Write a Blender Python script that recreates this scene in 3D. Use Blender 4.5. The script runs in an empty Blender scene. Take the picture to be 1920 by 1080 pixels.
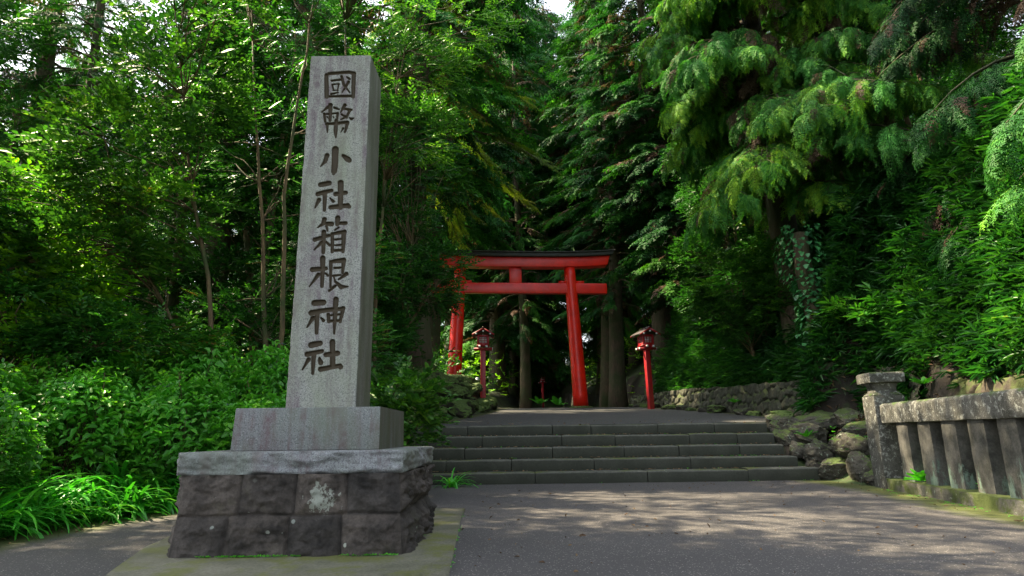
import bpy, math, random
import numpy as np
from mathutils import Vector, Matrix, noise as mnoise

# ------------------------------------------------------------------ camera, sky, sun, exposure
S = bpy.context.scene
RAD = math.radians
cam_d = bpy.data.cameras.new("camera")
cam = bpy.data.objects.new("camera", cam_d)
S.collection.objects.link(cam)
cam_d.sensor_width = 36.0
cam_d.lens = 36.0 * 1170.0 / 1920.0
cam_d.clip_start = 0.05
cam_d.clip_end = 2000
cam.matrix_world = Matrix.Translation((0, 0, 0.8)) @ Matrix.Rotation(RAD(90 + 13.3), 4, 'X') @ Matrix.Rotation(RAD(-0.77), 4, 'Z')
S.camera = cam

SUN_EL, SUN_AZ = RAD(50), RAD(-72)          # azimuth clockwise from +Y; sun stands left, a little behind the subject
W = bpy.data.worlds.new("World")
S.world = W
W.use_nodes = True
wn = W.node_tree
bg = wn.nodes["Background"]
sky = wn.nodes.new("ShaderNodeTexSky")
sky.sky_type = 'NISHITA'
sky.sun_disc = False
sky.sun_elevation = SUN_EL
sky.sun_rotation = SUN_AZ
sky.air_density = 1.0
sky.dust_density = 3.0
sky.ozone_density = 1.0
hsv = wn.nodes.new("ShaderNodeHueSaturation")       # hazy, whitish summer sky
hsv.inputs["Saturation"].default_value = 0.38
wn.links.new(sky.outputs[0], hsv.inputs["Color"])
wn.links.new(hsv.outputs[0], bg.inputs[0])
bg.inputs[1].default_value = 0.15
sl = bpy.data.lights.new("sun", 'SUN')
sl.energy = 5.0
sl.angle = RAD(0.55)
sl.color = (1.0, 0.83, 0.56)
sun = bpy.data.objects.new("sun", sl)
S.collection.objects.link(sun)
sdir = Vector((math.sin(SUN_AZ) * math.cos(SUN_EL), math.cos(SUN_AZ) * math.cos(SUN_EL), math.sin(SUN_EL)))
sun.rotation_euler = sdir.to_track_quat('Z', 'Y').to_euler()
sun.location = sdir * 40
S.view_settings.view_transform = 'Standard'
S.view_settings.look = 'None'
S.view_settings.exposure = 2.05
S.view_settings.gamma = 1.0
S.render.engine = 'CYCLES'
S.cycles.max_bounces = 8
S.cycles.diffuse_bounces = 6
S.cycles.transmission_bounces = 4
S.cycles.sample_clamp_indirect = 6

rng = np.random.default_rng(11)
random.seed(11)

# ------------------------------------------------------------------ object helpers
def tag(o, label=None, cat=None, group=None, kind=None):
    if label: o["label"] = label
    if cat: o["category"] = cat
    if group: o["group"] = group
    if kind: o["kind"] = kind
    return o

def empty(name, loc=(0, 0, 0), rz=0.0, label=None, cat=None, group=None, kind=None):
    o = bpy.data.objects.new(name, None)
    o.empty_display_size = 0.2
    S.collection.objects.link(o)
    o.location = loc
    o.rotation_euler = (0, 0, rz)
    return tag(o, label, cat, group, kind)

def link(name, me, mat=None, parent=None, loc=None, rot=None, scale=None):
    o = bpy.data.objects.new(name, me)
    S.collection.objects.link(o)
    if mat is not None and len(me.materials) == 0:
        me.materials.append(mat)
    if parent: o.parent = parent
    if loc is not None: o.location = loc
    if rot is not None: o.rotation_euler = rot
    if scale is not None: o.scale = (scale,) * 3 if isinstance(scale, (int, float)) else scale
    return o

def copy_tree(o, parent=None):
    c = o.copy()
    S.collection.objects.link(c)
    c.parent = parent
    for ch in [x for x in o.children]:
        copy_tree(ch, c)
    return c

class MB:
    """collects numpy geometry with a per-vertex colour-variation value"""
    def __init__(s):
        s.v = []; s.q = []; s.t = []; s.r = []; s.n = 0; s.sm = True
    def add(s, v, quads=None, tris=None, r=0.5):
        v = np.asarray(v, dtype=np.float32).reshape(-1, 3)
        if quads is not None and len(quads): s.q.append(np.asarray(quads, dtype=np.int64).reshape(-1, 4) + s.n)
        if tris is not None and len(tris): s.t.append(np.asarray(tris, dtype=np.int64).reshape(-1, 3) + s.n)
        rr = np.full(len(v), r, dtype=np.float32) if np.isscalar(r) else np.asarray(r, dtype=np.float32)
        s.v.append(v); s.r.append(rr); s.n += len(v)
    def arrays(s):
        v = np.concatenate(s.v); r = np.concatenate(s.r)
        q = np.concatenate(s.q) if s.q else np.zeros((0, 4), np.int64)
        t = np.concatenate(s.t) if s.t else np.zeros((0, 3), np.int64)
        return v, q, t, r
    def mesh(s, name, smooth=False):
        v, q, t, r = s.arrays()
        me = bpy.data.meshes.new(name)
        me.vertices.add(len(v)); me.vertices.foreach_set("co", v.ravel())
        nl = q.size + t.size
        me.loops.add(nl)
        me.loops.foreach_set("vertex_index", np.concatenate([q.ravel(), t.ravel()]).astype(np.int32))
        me.polygons.add(len(q) + len(t))
        st = np.concatenate([np.arange(len(q)) * 4, q.size + np.arange(len(t)) * 3]).astype(np.int32)
        me.polygons.foreach_set("loop_start", st)
        if smooth:
            me.polygons.foreach_set("use_smooth", np.ones(len(q) + len(t), dtype=bool))
        a = me.attributes.new("rnd", 'FLOAT', 'POINT')
        a.data.foreach_set("value", r)
        me.update(calc_edges=True)
        me.validate()
        return me

def grid_idx(nu, nv):
    i = np.arange(nu - 1)[:, None] * nv + np.arange(nv - 1)[None, :]
    return np.stack([i, i + nv, i + nv + 1, i + 1], -1).reshape(-1, 4)

def tube(mb, pts, rad, sides=6, r=0.5):
    pts = np.asarray(pts, float); n = len(pts)
    rad = np.full(n, rad) if np.isscalar(rad) else np.asarray(rad, float)
    tan = np.gradient(pts, axis=0); tan /= (np.linalg.norm(tan, axis=1, keepdims=True) + 1e-9)
    ref = np.array([0, 0, 1.0]) if abs(tan[:, 2]).mean() < 0.8 else np.array([1.0, 0, 0])
    a = np.cross(tan, ref); a /= (np.linalg.norm(a, axis=1, keepdims=True) + 1e-9)
    b = np.cross(tan, a)
    th = np.linspace(0, 2 * np.pi, sides, endpoint=False)
    v = pts[:, None, :] + rad[:, None, None] * (np.cos(th)[None, :, None] * a[:, None, :] + np.sin(th)[None, :, None] * b[:, None, :])
    q = []
    for i in range(n - 1):
        for k in range(sides):
            k2 = (k + 1) % sides
            q.append((i * sides + k, i * sides + k2, (i + 1) * sides + k2, (i + 1) * sides + k))
    vv = np.concatenate([v.reshape(-1, 3), pts[:1], pts[-1:]])
    t = []
    c0 = n * sides; c1 = c0 + 1
    for k in range(sides):
        k2 = (k + 1) % sides
        t.append((c0, k2, k)); t.append((c1, (n - 1) * sides + k, (n - 1) * sides + k2))
    mb.add(vv, q, t, r)

def box(mb, x0, x1, y0, y1, z0, z1, r=0.5, M=None):
    v = np.array([(x, y, z) for x in (x0, x1) for y in (y0, y1) for z in (z0, z1)], float)
    if M is not None: v = (np.c_[v, np.ones(8)] @ np.array(M).T)[:, :3]
    mb.add(v, [(0, 1, 3, 2), (4, 6, 7, 5), (0, 4, 5, 1), (2, 3, 7, 6), (0, 2, 6, 4), (1, 5, 7, 3)], None, r)

def bevel(o, w, seg=2):
    m = o.modifiers.new("b", 'BEVEL'); m.width = w; m.segments = seg; m.limit_method = 'ANGLE'
    return o

# cheap vectorised value noise ------------------------------------------------
_perm = np.random.default_rng(5).random((64, 64, 64)).astype(np.float32)
def vnoise(p):
    p = np.asarray(p, float); i = np.floor(p).astype(int); f = p - i
    f = f * f * (3 - 2 * f)
    out = 0
    for dx in (0, 1):
        for dy in (0, 1):
            for dz in (0, 1):
                w = (f[..., 0] if dx else 1 - f[..., 0]) * (f[..., 1] if dy else 1 - f[..., 1]) * (f[..., 2] if dz else 1 - f[..., 2])
                out = out + w * _perm[(i[..., 0] + dx) % 64, (i[..., 1] + dy) % 64, (i[..., 2] + dz) % 64]
    return out * 2 - 1
def fbm(p, oct=4, gain=0.5, lac=2.03):
    p = np.asarray(p, float); a = 1.0; s = 0; t = 0
    for k in range(oct):
        s = s + a * vnoise(p + 17.3 * k); t += a; a *= gain; p = p * lac
    return s / t
def sstep(a, b, x):
    t = np.clip((x - a) / (b - a), 0, 1); return t * t * (3 - 2 * t)

# ------------------------------------------------------------------ materials
def new_mat(name):
    m = bpy.data.materials.new(name); m.use_nodes = True
    nt = m.node_tree; nt.nodes.clear()
    out = nt.nodes.new("ShaderNodeOutputMaterial")
    bs = nt.nodes.new("ShaderNodeBsdfPrincipled")
    nt.links.new(bs.outputs[0], out.inputs[0])
    return m, nt, bs, out
def N(nt, t, **kw):
    n = nt.nodes.new(t)
    for k, v in kw.items():
        if k.startswith("i_"):
            key = k[2:]
            key = int(key) if key.isdigit() else key.replace("_", " ")
            n.inputs[key].default_value = v
        else: setattr(n, k, v)
    return n
def ramp(nt, src, stops, interp='LINEAR'):
    r = nt.nodes.new("ShaderNodeValToRGB"); r.color_ramp.interpolation = interp
    e = r.color_ramp.elements
    while len(e) < len(stops): e.new(0.5)
    for k, (p, c) in enumerate(stops):
        e[k].position = p
        e[k].color = (c[0], c[1], c[2], 1) if not np.isscalar(c) else (c, c, c, 1)
    nt.links.new(src, r.inputs[0])
    return r.outputs[0]
def mix(nt, fac, a, b, mode='MIX'):
    m = nt.nodes.new("ShaderNodeMix"); m.data_type = 'RGBA'; m.blend_type = mode
    for sock, val in ((m.inputs[0], fac), (m.inputs[6], a), (m.inputs[7], b)):
        if hasattr(val, "is_linked"): nt.links.new(val, sock)
        elif np.isscalar(val): sock.default_value = val
        else: sock.default_value = (val[0], val[1], val[2], 1)
    return m.outputs[2]
def texn(nt, vec, scale, detail=6, rough=0.6, dist=0.0):
    n = N(nt, "ShaderNodeTexNoise"); n.inputs["Scale"].default_value = scale
    n.inputs["Detail"].default_value = detail; n.inputs["Roughness"].default_value = rough
    n.inputs["Distortion"].default_value = dist
    if vec is not None: nt.links.new(vec, n.inputs["Vector"])
    return n.outputs[0]
def geo_pos(nt): return N(nt, "ShaderNodeNewGeometry").outputs["Position"]
def obj_co(nt): return N(nt, "ShaderNodeTexCoord").outputs["Object"]
def scaled(nt, vec, s):
    m = N(nt, "ShaderNodeMapping"); m.inputs["Scale"].default_value = s
    nt.links.new(vec, m.inputs[0]); return m.outputs[0]
def attr(nt, name): return N(nt, "ShaderNodeAttribute", attribute_name=name).outputs["Fac"]
def bump(nt, bs, h, strength=0.5, dist=0.02):
    b = N(nt, "ShaderNodeBump"); b.inputs["Strength"].default_value = strength; b.inputs["Distance"].default_value = dist
    nt.links.new(h, b.inputs["Height"]); nt.links.new(b.outputs[0], bs.inputs["Normal"])
def up_mask(nt, lo, hi):
    g = N(nt, "ShaderNodeNewGeometry"); s = N(nt, "ShaderNodeSeparateXYZ"); nt.links.new(g.outputs["Normal"], s.inputs[0])
    m = N(nt, "ShaderNodeMapRange"); m.inputs[1].default_value = lo; m.inputs[2].default_value = hi
    nt.links.new(s.outputs[2], m.inputs[0]); return m.outputs[0]
def mth(nt, op, a, b=None):
    m = N(nt, "ShaderNodeMath", operation=op)
    for k, v in enumerate((a, b)):
        if v is None: continue
        if np.isscalar(v): m.inputs[k].default_value = v
        else: nt.links.new(v, m.inputs[k])
    m.use_clamp = op in ('MULTIPLY', 'ADD') and False
    return m.outputs[0]

def leaf_mat(name, stops, rough=0.42, trans=0.35, tcol=(1.3, 1.5, 0.55), spec=0.5, objvar=0.35):
    m, nt, bs, out = new_mat(name)
    col = ramp(nt, attr(nt, "rnd"), stops)
    oi = N(nt, "ShaderNodeObjectInfo")
    v = N(nt, "ShaderNodeMapRange"); v.inputs[3].default_value = 1 - objvar; v.inputs[4].default_value = 1 + objvar
    nt.links.new(oi.outputs["Random"], v.inputs[0])
    n = texn(nt, geo_pos(nt), 0.9, 3)
    big = N(nt, "ShaderNodeMapRange"); big.inputs[1].default_value = 0.3; big.inputs[2].default_value = 0.7
    big.inputs[3].default_value = 0.65; big.inputs[4].default_value = 1.4
    nt.links.new(n, big.inputs[0])
    k = mth(nt, 'MULTIPLY', v.outputs[0], big.outputs[0])
    vm = N(nt, "ShaderNodeVectorMath", operation='SCALE'); nt.links.new(col, vm.inputs[0]); nt.links.new(k, vm.inputs["Scale"])
    nt.links.new(vm.outputs[0], bs.inputs["Base Color"])
    bs.inputs["Roughness"].default_value = rough
    bs.inputs["Specular IOR Level"].default_value = spec
    tr = N(nt, "ShaderNodeBsdfTranslucent")
    vt = N(nt, "ShaderNodeVectorMath", operation='MULTIPLY'); nt.links.new(vm.outputs[0], vt.inputs[0]); vt.inputs[1].default_value = tcol
    nt.links.new(vt.outputs[0], tr.inputs[0])
    ms = N(nt, "ShaderNodeMixShader"); ms.inputs[0].default_value = trans
    nt.links.new(bs.outputs[0], ms.inputs[1]); nt.links.new(tr.outputs[0], ms.inputs[2]); nt.links.new(ms.outputs[0], out.inputs[0])
    return m

MT = {}
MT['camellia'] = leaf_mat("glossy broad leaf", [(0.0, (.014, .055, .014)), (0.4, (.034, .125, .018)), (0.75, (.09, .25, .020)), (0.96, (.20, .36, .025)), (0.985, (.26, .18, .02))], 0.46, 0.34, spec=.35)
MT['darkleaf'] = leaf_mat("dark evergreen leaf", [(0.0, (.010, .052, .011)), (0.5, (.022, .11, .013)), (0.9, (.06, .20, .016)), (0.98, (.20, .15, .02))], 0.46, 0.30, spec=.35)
MT['lime_sun'] = leaf_mat("sun tinted lime leaf", [(0.0, (.07, .20, .01)), (0.5, (.18, .42, .015)), (1.0, (.36, .58, .02))], 0.5, 0.5)  # brightness of sunlight is put into this leaf colour
MT['hydrangea'] = leaf_mat("hydrangea leaf", [(0.0, (.032, .15, .020)), (0.45, (.080, .31, .028)), (0.85, (.22, .50, .035)), (0.97, (.28, .46, .03)), (0.99, (.25, .13, .02))], 0.42, 0.34)
MT['strap'] = leaf_mat("strap leaf", [(0.0, (.025, .17, .02)), (0.6, (.06, .36, .025)), (1.0, (.14, .46, .02))], 0.36, 0.32)
MT['cedar'] = leaf_mat("cedar needle", [(0.0, (.010, .055, .016)), (0.45, (.024, .125, .02)), (0.8, (.055, .21, .02)), (0.86, (.08, .24, .018)), (0.90, (.09, .065, .04)), (1.0, (.10, .06, .04))], 0.6, 0.25, spec=.2)
MT['cedarfresh'] = leaf_mat("fresh cedar needle", [(0.0, (.026, .115, .022)), (0.45, (.052, .21, .030)), (0.8, (.17, .37, .030)), (.88, (.32, .46, .04)), (0.93, (.10, .075, .045)), (1.0, (.09, .06, .04))], 0.6, 0.30, spec=.2, objvar=0.0)
MT['cedar_sun'] = leaf_mat("sun tinted cedar needle", [(0.0, (.12, .22, .02)), (0.6, (.30, .38, .03)), (1.0, (.50, .46, .05))], 0.55, 0.45)  # yellow glow of the sun painted into the needles
MT['sasa'] = leaf_mat("bamboo grass leaf", [(0.0, (.008, .048, .012)), (0.5, (.022, .12, .020)), (0.9, (.07, .23, .025)), (0.97, (.16, .15, .05))], 0.4, 0.28)
MT['ivy'] = leaf_mat("ivy leaf", [(0.0, (.018, .10, .035)), (1.0, (.05, .22, .06))], 0.4, 0.2)
MT['fern'] = leaf_mat("fern frond", [(0.0, (.05, .26, .02)), (1.0, (.10, .42, .02))], 0.5, 0.4)
MT['litter'] = leaf_mat("dry leaf litter", [(0.0, (.06, .035, .018)), (0.5, (.13, .075, .035)), (1.0, (.22, .15, .08))], 0.8, 0.05, (1, 1, 1))
MT['petal'] = leaf_mat("lilac petal", [(0.0, (.20, .20, .55)), (0.6, (.34, .30, .62)), (1.0, (.6, .5, .6))], 0.6, 0.2, (1, 1, 1))

def bark_mat(name, a, b, moss=0.0, sc=(6, 6, 1.2)):
    m, nt, bs, out = new_mat(name)
    p = scaled(nt, obj_co(nt), sc)
    n = texn(nt, p, 3.0, 8, 0.65, 0.4)
    c = ramp(nt, n, [(0.3, a), (0.7, b)])
    if moss > 0:
        n2 = texn(nt, obj_co(nt), 1.3, 5)
        c = mix(nt, ramp(nt, n2, [(0.5 - moss * .3, 0.0), (0.62, 1.0)]), c, (.035, .05, .012))
    nt.links.new(c, bs.inputs["Base Color"]); bs.inputs["Roughness"].default_value = 0.85
    bump(nt, bs, n, 0.9, 0.03)
    return m
MT['bark'] = bark_mat("cedar bark", (.035, .022, .014), (.13, .085, .055), 0.5)
MT['twig'] = bark_mat("thin branch bark", (.05, .035, .018), (.17, .115, .05), 0.3, (4, 4, 1))

def stone_mat(name, dark, light, moss=0.5, lichen=0.3, sc=1.0, mosscol=(.030, .050, .008), lichcol=(.30, .36, .28), rough=0.85, bdist=0.02, coords='pos', upbias=0.0):
    m, nt, bs, out = new_mat(name)
    p = geo_pos(nt) if coords == 'pos' else obj_co(nt)
    n1 = texn(nt, p, 2.2 * sc, 8, 0.65)
    n2 = texn(nt, p, 28 * sc, 6, 0.7)
    c = ramp(nt, n1, [(0.3, dark), (0.7, light)])
    c = mix(nt, 0.6, c, ramp(nt, n2, [(0.3, .25), (0.7, .95)]), 'OVERLAY')
    if lichen > 0:
        n3 = texn(nt, p, 7.5 * sc, 7, 0.72, 0.6)
        c = mix(nt, ramp(nt, n3, [(0.66 - lichen * .2, 0.0), (0.70 - lichen * .2, 1.0)]), c, lichcol)
    if moss > 0:
        n4 = texn(nt, p, 1.6 * sc, 8, 0.7)
        mm = mth(nt, 'ADD', n4, mth(nt, 'MULTIPLY', up_mask(nt, -0.3, 1.0), 0.35 + upbias))
        f = ramp(nt, mm, [(0.88 - moss * .35, 0.0), (0.98 - moss * .35, 1.0)])
        n5 = texn(nt, p, 40, 3)
        mc = mix(nt, n5, mosscol, tuple(x * 2.4 for x in mosscol))
        c = mix(nt, f, c, mc)
    nt.links.new(c, bs.inputs["Base Color"]); bs.inputs["Roughness"].default_value = rough
    n6 = texn(nt, p, 16 * sc, 8, 0.7)
    bump(nt, bs, n6, 0.8, bdist)
    return m
MT['boulder'] = stone_mat("mossy boulder", (.02, .018, .013), (.085, .078, .060), 0.42, 0.30, 2.0, (.035, .055, .010), bdist=.03)
MT['mossrock'] = stone_mat("moss covered rock", (.015, .014, .009), (.06, .055, .035), 1.1, 0.05, 1.0, (.035, .060, .010), bdist=.03, upbias=.1)
MT['wall'] = stone_mat("old wall stone", (.018, .020, .012), (.066, .068, .044), 0.55, 0.2, 1.6, (.030, .042, .010), (.13, .17, .11))
MT['bank'] = stone_mat("earth bank stone", (.02, .015, .009), (.06, .045, .03), 0.75, 0.12, 1.0, (.035, .045, .010), (.17, .18, .13))
MT['fence'] = stone_mat("lichened fence stone", (.024, .025, .020), (.105, .104, .092), 0.45, 0.55, 2.2, (.03, .05, .01), (.25, .26, .235))
MT['kerb'] = stone_mat("mossy kerb stone", (.05, .05, .04), (.12, .115, .10), 0.95, 0.15, 1.5, (.032, .045, .008))
MT['step'] = stone_mat("worn step stone", (.055, .058, .046), (.115, .115, .096), 0.22, 0.04, 1.2, (.045, .055, .014), bdist=.008)
def darken_sides(m, col, k):
    nt = m.node_tree; bs = [n for n in nt.nodes if n.type == 'BSDF_PRINCIPLED'][0]
    src = bs.inputs["Base Color"].links[0].from_socket
    f = ramp(nt, up_mask(nt, -.2, .8), [(0.2, k), (0.7, 0.0)])
    nt.links.new(mix(nt, f, src, col), bs.inputs["Base Color"])
darken_sides(MT['step'], (.018, .022, .012), .88)  # upright faces of the steps mixed towards a dark green-brown
MT['soil'] = stone_mat("forest soil", (.010, .008, .005), (.035, .025, .015), 0.5, 0.0, 0.6, (.020, .035, .008))

# baluster stone: teal lichen on its lower half
m, nt, bs, out = new_mat("baluster stone")
p = geo_pos(nt)
c = ramp(nt, texn(nt, p, 5, 8), [(0.35, (.026, .027, .023)), (0.65, (.095, .092, .082))])
c = mix(nt, 0.5, c, ramp(nt, texn(nt, p, 45, 5, .7), [(0.3, .3), (0.7, .9)]), 'OVERLAY')
sp = N(nt, "ShaderNodeSeparateXYZ"); nt.links.new(p, sp.inputs[0])
hz = N(nt, "ShaderNodeMapRange"); hz.inputs[1].default_value = 0.15; hz.inputs[2].default_value = 0.95; hz.inputs[3].default_value = 0.10; hz.inputs[4].default_value = -0.25
nt.links.new(sp.outputs[2], hz.inputs[0])
f = ramp(nt, mth(nt, 'ADD', texn(nt, scaled(nt, p, (1, 1, .45)), 8, 8, .75), hz.outputs[0]), [(0.56, 0.0), (0.64, 1.0)])
c = mix(nt, f, c, mix(nt, texn(nt, p, 20, 4), (.09, .15, .115), (.18, .24, .20)))
nt.links.new(c, bs.inputs["Base Color"]); bs.inputs["Roughness"].default_value = .85
bump(nt, bs, texn(nt, p, 40, 6, .7), .6, .01)
MT['baluster'] = m

# granite of the monument
def granite(name, base, dark, streak, rough=0.7):
    m, nt, bs, out = new_mat(name)
    p = geo_pos(nt)
    sp_ = texn(nt, p, 95, 4, 0.85)
    c = mix(nt, ramp(nt, sp_, [(0.40, 1.0), (0.52, 0.0)]), base, dark)
    c = mix(nt, ramp(nt, texn(nt, p, 120, 2, .7), [(0.60, 0.0), (0.72, .8)]), c, (.52, .55, .52))
    pz = scaled(nt, p, (7, 7, .7))
    s1 = texn(nt, pz, 1.6, 7, .6, .3)
    s2 = texn(nt, p, 9, 8, .75)
    f = mth(nt, 'MULTIPLY', ramp(nt, s1, [(0.44, 0.0), (0.60, 1.0)]), ramp(nt, s2, [(0.35, .1), (0.6, 1.0)]))
    c = mix(nt, mth(nt, 'MULTIPLY', f, .9), c, streak)
    s3 = texn(nt, scaled(nt, p, (1.5, 1.5, .6)), 2.0, 5, .6)
    c = mix(nt, ramp(nt, s3, [(0.45, 0.0), (0.7, .6)]), c, tuple(x * .72 for x in (base[0] * .95, base[1] * 1.1, base[2] * .75)))
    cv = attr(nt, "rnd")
    alg_shade = mth(nt, 'MULTIPLY', mth(nt, 'LESS_THAN', cv, -.5), ramp(nt, texn(nt, scaled(nt, p, (2, 2, .5)), 2.5, 6), [(.3, .45), (.65, .9)]))  # algae green plus painted shade on the sides turned from the front
    c = mix(nt, alg_shade, c, (.050, .056, .024))
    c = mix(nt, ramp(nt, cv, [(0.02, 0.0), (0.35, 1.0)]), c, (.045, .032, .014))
    nt.links.new(c, bs.inputs["Base Color"]); bs.inputs["Roughness"].default_value = rough
    bump(nt, bs, texn(nt, p, 110, 4, .8), .35, .004)
    return m
MT['granite'] = granite("weathered granite", (.315, .325, .295), (.085, .092, .09), (.115, .078, .098))
MT['graniteblk'] = granite("plinth granite", (.185, .20, .205), (.08, .083, .085), (.105, .058, .064))
MT['ledge'] = granite("rough split granite", (.22, .235, .24), (.07, .072, .08), (.11, .085, .09))

# dark andesite blocks with lichen spots
m, nt, bs, out = new_mat("dark rough block stone")
p = geo_pos(nt)
c = ramp(nt, texn(nt, p, 4, 8, .7), [(0.35, (.016, .0145, .0125)), (0.66, (.108, .098, .088))])
c = mix(nt, .6, c, ramp(nt, texn(nt, p, 60, 6, .8), [(0.3, .2), (0.7, .9)]), 'OVERLAY')
vor = N(nt, "ShaderNodeTexVoronoi"); vor.inputs["Scale"].default_value = 9; nt.links.new(p, vor.inputs["Vector"])
rv = mth(nt, 'SUBTRACT', vor.outputs["Distance"], mth(nt, 'MULTIPLY', texn(nt, p, 30, 4, .7), .12))
big = ramp(nt, texn(nt, p, 2.6, 3), [(0.52, 0.0), (0.60, 1.0)])
f = mth(nt, 'MULTIPLY', ramp(nt, rv, [(0.05, 1.0), (0.08, 0.0)]), big)
c = mix(nt, f, c, (.36, .42, .38))
dv = N(nt, "ShaderNodeVectorMath", operation='DISTANCE'); nt.links.new(p, dv.inputs[0]); dv.inputs[1].default_value = (-1.345, 4.53, .39)
f2 = mth(nt, 'ADD', mth(nt, 'MULTIPLY', dv.outputs["Value"], 3.4), mth(nt, 'MULTIPLY', texn(nt, scaled(nt, p, (1, 1, .6)), 22, 5, .8), 1.7))
c = mix(nt, ramp(nt, mth(nt, 'MULTIPLY', f2, .5), [(.53, 1.0), (.56, 0.0)]), c, (.28, .33, .30))
c = mix(nt, ramp(nt, texn(nt, p, 2.0, 6, .7), [(0.60, 0.0), (0.72, .7)]), c, (.035, .045, .012))
c = mix(nt, 1.0, c, ramp(nt, attr(nt, 'rnd'), [(0, (.55, .55, .56)), (1, (1.25, 1.15, 1.08))]), 'MULTIPLY')
nt.links.new(c, bs.inputs["Base Color"]); bs.inputs["Roughness"].default_value = .8
bump(nt, bs, texn(nt, p, 45, 8, .75), 1.0, .02)
MT['block'] = m

# concrete apron
MT['concrete'] = stone_mat("stained concrete apron", (.07, .072, .045), (.135, .13, .095), 0.25, 0.0, 1.6, (.06, .065, .018), rough=.8, bdist=.006)

# asphalt with moss along its edges ("rnd" carries nearness to the edge)
def asphalt(name, base, k):
    m, nt, bs, out = new_mat(name)
    p = geo_pos(nt)
    c = ramp(nt, texn(nt, p, 90, 4, .8), [(0.3, tuple(x * .55 for x in base)), (0.7, tuple(x * 1.35 for x in base))])
    vo = N(nt, "ShaderNodeTexVoronoi"); vo.inputs["Scale"].default_value = 75; nt.links.new(p, vo.inputs["Vector"])
    wh = N(nt, "ShaderNodeTexWhiteNoise"); nt.links.new(vo.outputs["Position"], wh.inputs["Vector"])
    sel = ramp(nt, wh.outputs["Value"], [(0.74, 0.0), (0.90, 1.0)])
    dot = ramp(nt, vo.outputs["Distance"], [(0.22, 1.0), (0.42, 0.0)])
    c = mix(nt, mth(nt, 'MULTIPLY', sel, dot), c, (.36, .33, .30))
    c = mix(nt, .35, c, ramp(nt, texn(nt, p, 1.1, 5), [(0.3, .35), (0.7, .68)]), 'OVERLAY')
    # hairline cracks
    v2 = N(nt, "ShaderNodeTexVoronoi", feature='DISTANCE_TO_EDGE'); v2.inputs["Scale"].default_value = .45
    dn = N(nt, "ShaderNodeTexNoise"); dn.inputs["Scale"].default_value = 3; dn.inputs["Detail"].default_value = 6; nt.links.new(p, dn.inputs["Vector"])
    pm = mix(nt, .18, p, dn.outputs["Color"], 'ADD'); nt.links.new(pm, v2.inputs["Vector"])
    crk = mth(nt, 'MULTIPLY', ramp(nt, v2.outputs["Distance"], [(0.0015, 1.0), (0.004, 0.0)]), ramp(nt, texn(nt, p, .5, 2), [(.5, 0.0), (.6, .7)]))
    c = mix(nt, crk, c, (.02, .02, .02))
    e = mth(nt, 'ADD', attr(nt, "rnd"), mth(nt, 'MULTIPLY', mth(nt, 'SUBTRACT', texn(nt, p, 4, 8, .75), .5), .9))
    mossc = mix(nt, texn(nt, p, 60, 3), (.028, .042, .006), (.085, .10, .014))
    c = mix(nt, ramp(nt, e, [(0.36, 0.0), (0.66, .95)]), c, mossc)
    nt.links.new(c, bs.inputs["Base Color"]); bs.inputs["Roughness"].default_value = .78
    bump(nt, bs, texn(nt, p, 85, 3, .8), .9, .006)
    return m
MT['asphalt'] = asphalt("worn asphalt", (.066, .062, .062), 1)
MT['path'] = asphalt("upper path asphalt", (.058, .060, .056), 1)

def paint(name, col, wear=0.5, rough=0.4, wearcol=None):
    m, nt, bs, out = new_mat(name)
    p = obj_co(nt)
    c = ramp(nt, texn(nt, p, 1.7, 6), [(0.3, tuple(x * .6 for x in col)), (0.7, col)])
    c = mix(nt, mth(nt, 'MULTIPLY', ramp(nt, texn(nt, scaled(nt, p, (3, 3, 1)), 5, 7, .75), [(0.66, 0.0), (0.74, 1.0)]), wear), c, wearcol or tuple(x * .35 + .02 for x in col))
    nt.links.new(c, bs.inputs["Base Color"]); bs.inputs["Roughness"].default_value = rough
    bump(nt, bs, texn(nt, p, 6, 5), .15, .02)
    return m
MT['vermilion'] = paint("vermilion paint", (.88, .018, .005), .3, .36)
MT['lampred'] = paint("lantern red paint", (.32, .006, .012), .45, .45, (.45, .30, .28))
MT['lampdark'] = paint("dark lantern roof", (.035, .022, .020), .3, .6)
MT['kasagi'] = paint("black beam cap", (.025, .028, .022), .6, .6, (.05, .06, .03))
MT['white'] = paint("white end paint", (.62, .66, .68), .2, .5)
MT['paper'] = paint("white lantern window", (.50, .50, .48), .2, .6)

# ------------------------------------------------------------------ terrain
def U(y):
    y = np.asarray(y, float)
    return np.where(y < 26, .985 + .0655 * (y - 12.6), .985 + .0655 * 13.4 + .043 * (y - 26))
def baseh(y):
    return sstep(10.95, 12.65, y) * U(np.maximum(y, 12.6))
Lk = np.array([(-40, -4.5), (0, -4.4), (5.7, -4.4), (6.5, -4.35), (7.8, -4.0), (9.6, -3.2), (11, -2.2), (12.6, -2.0), (16, -1.5), (21, -.95), (26, -.7), (30, -1.0), (45, .8), (58, 1.6), (64, -1.5), (74, -9), (200, -40)], float)
Rk = np.array([(-40, 4.4), (0, 4.35), (6.1, 4.80), (9.2, 5.26), (9.7, 5.25), (11, 5.2), (12.6, 5.3), (14, 6.2), (17, 6.15), (20, 5.9), (24, 5.55), (30, 5.2), (45, 5.0), (58, 4.6), (64, 3.4), (74, -4), (200, -34)], float)
def Lx(y): return np.interp(y, Lk[:, 0], Lk[:, 1])
def Rx(y): return np.interp(y, Rk[:, 0], Rk[:, 1])
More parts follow.
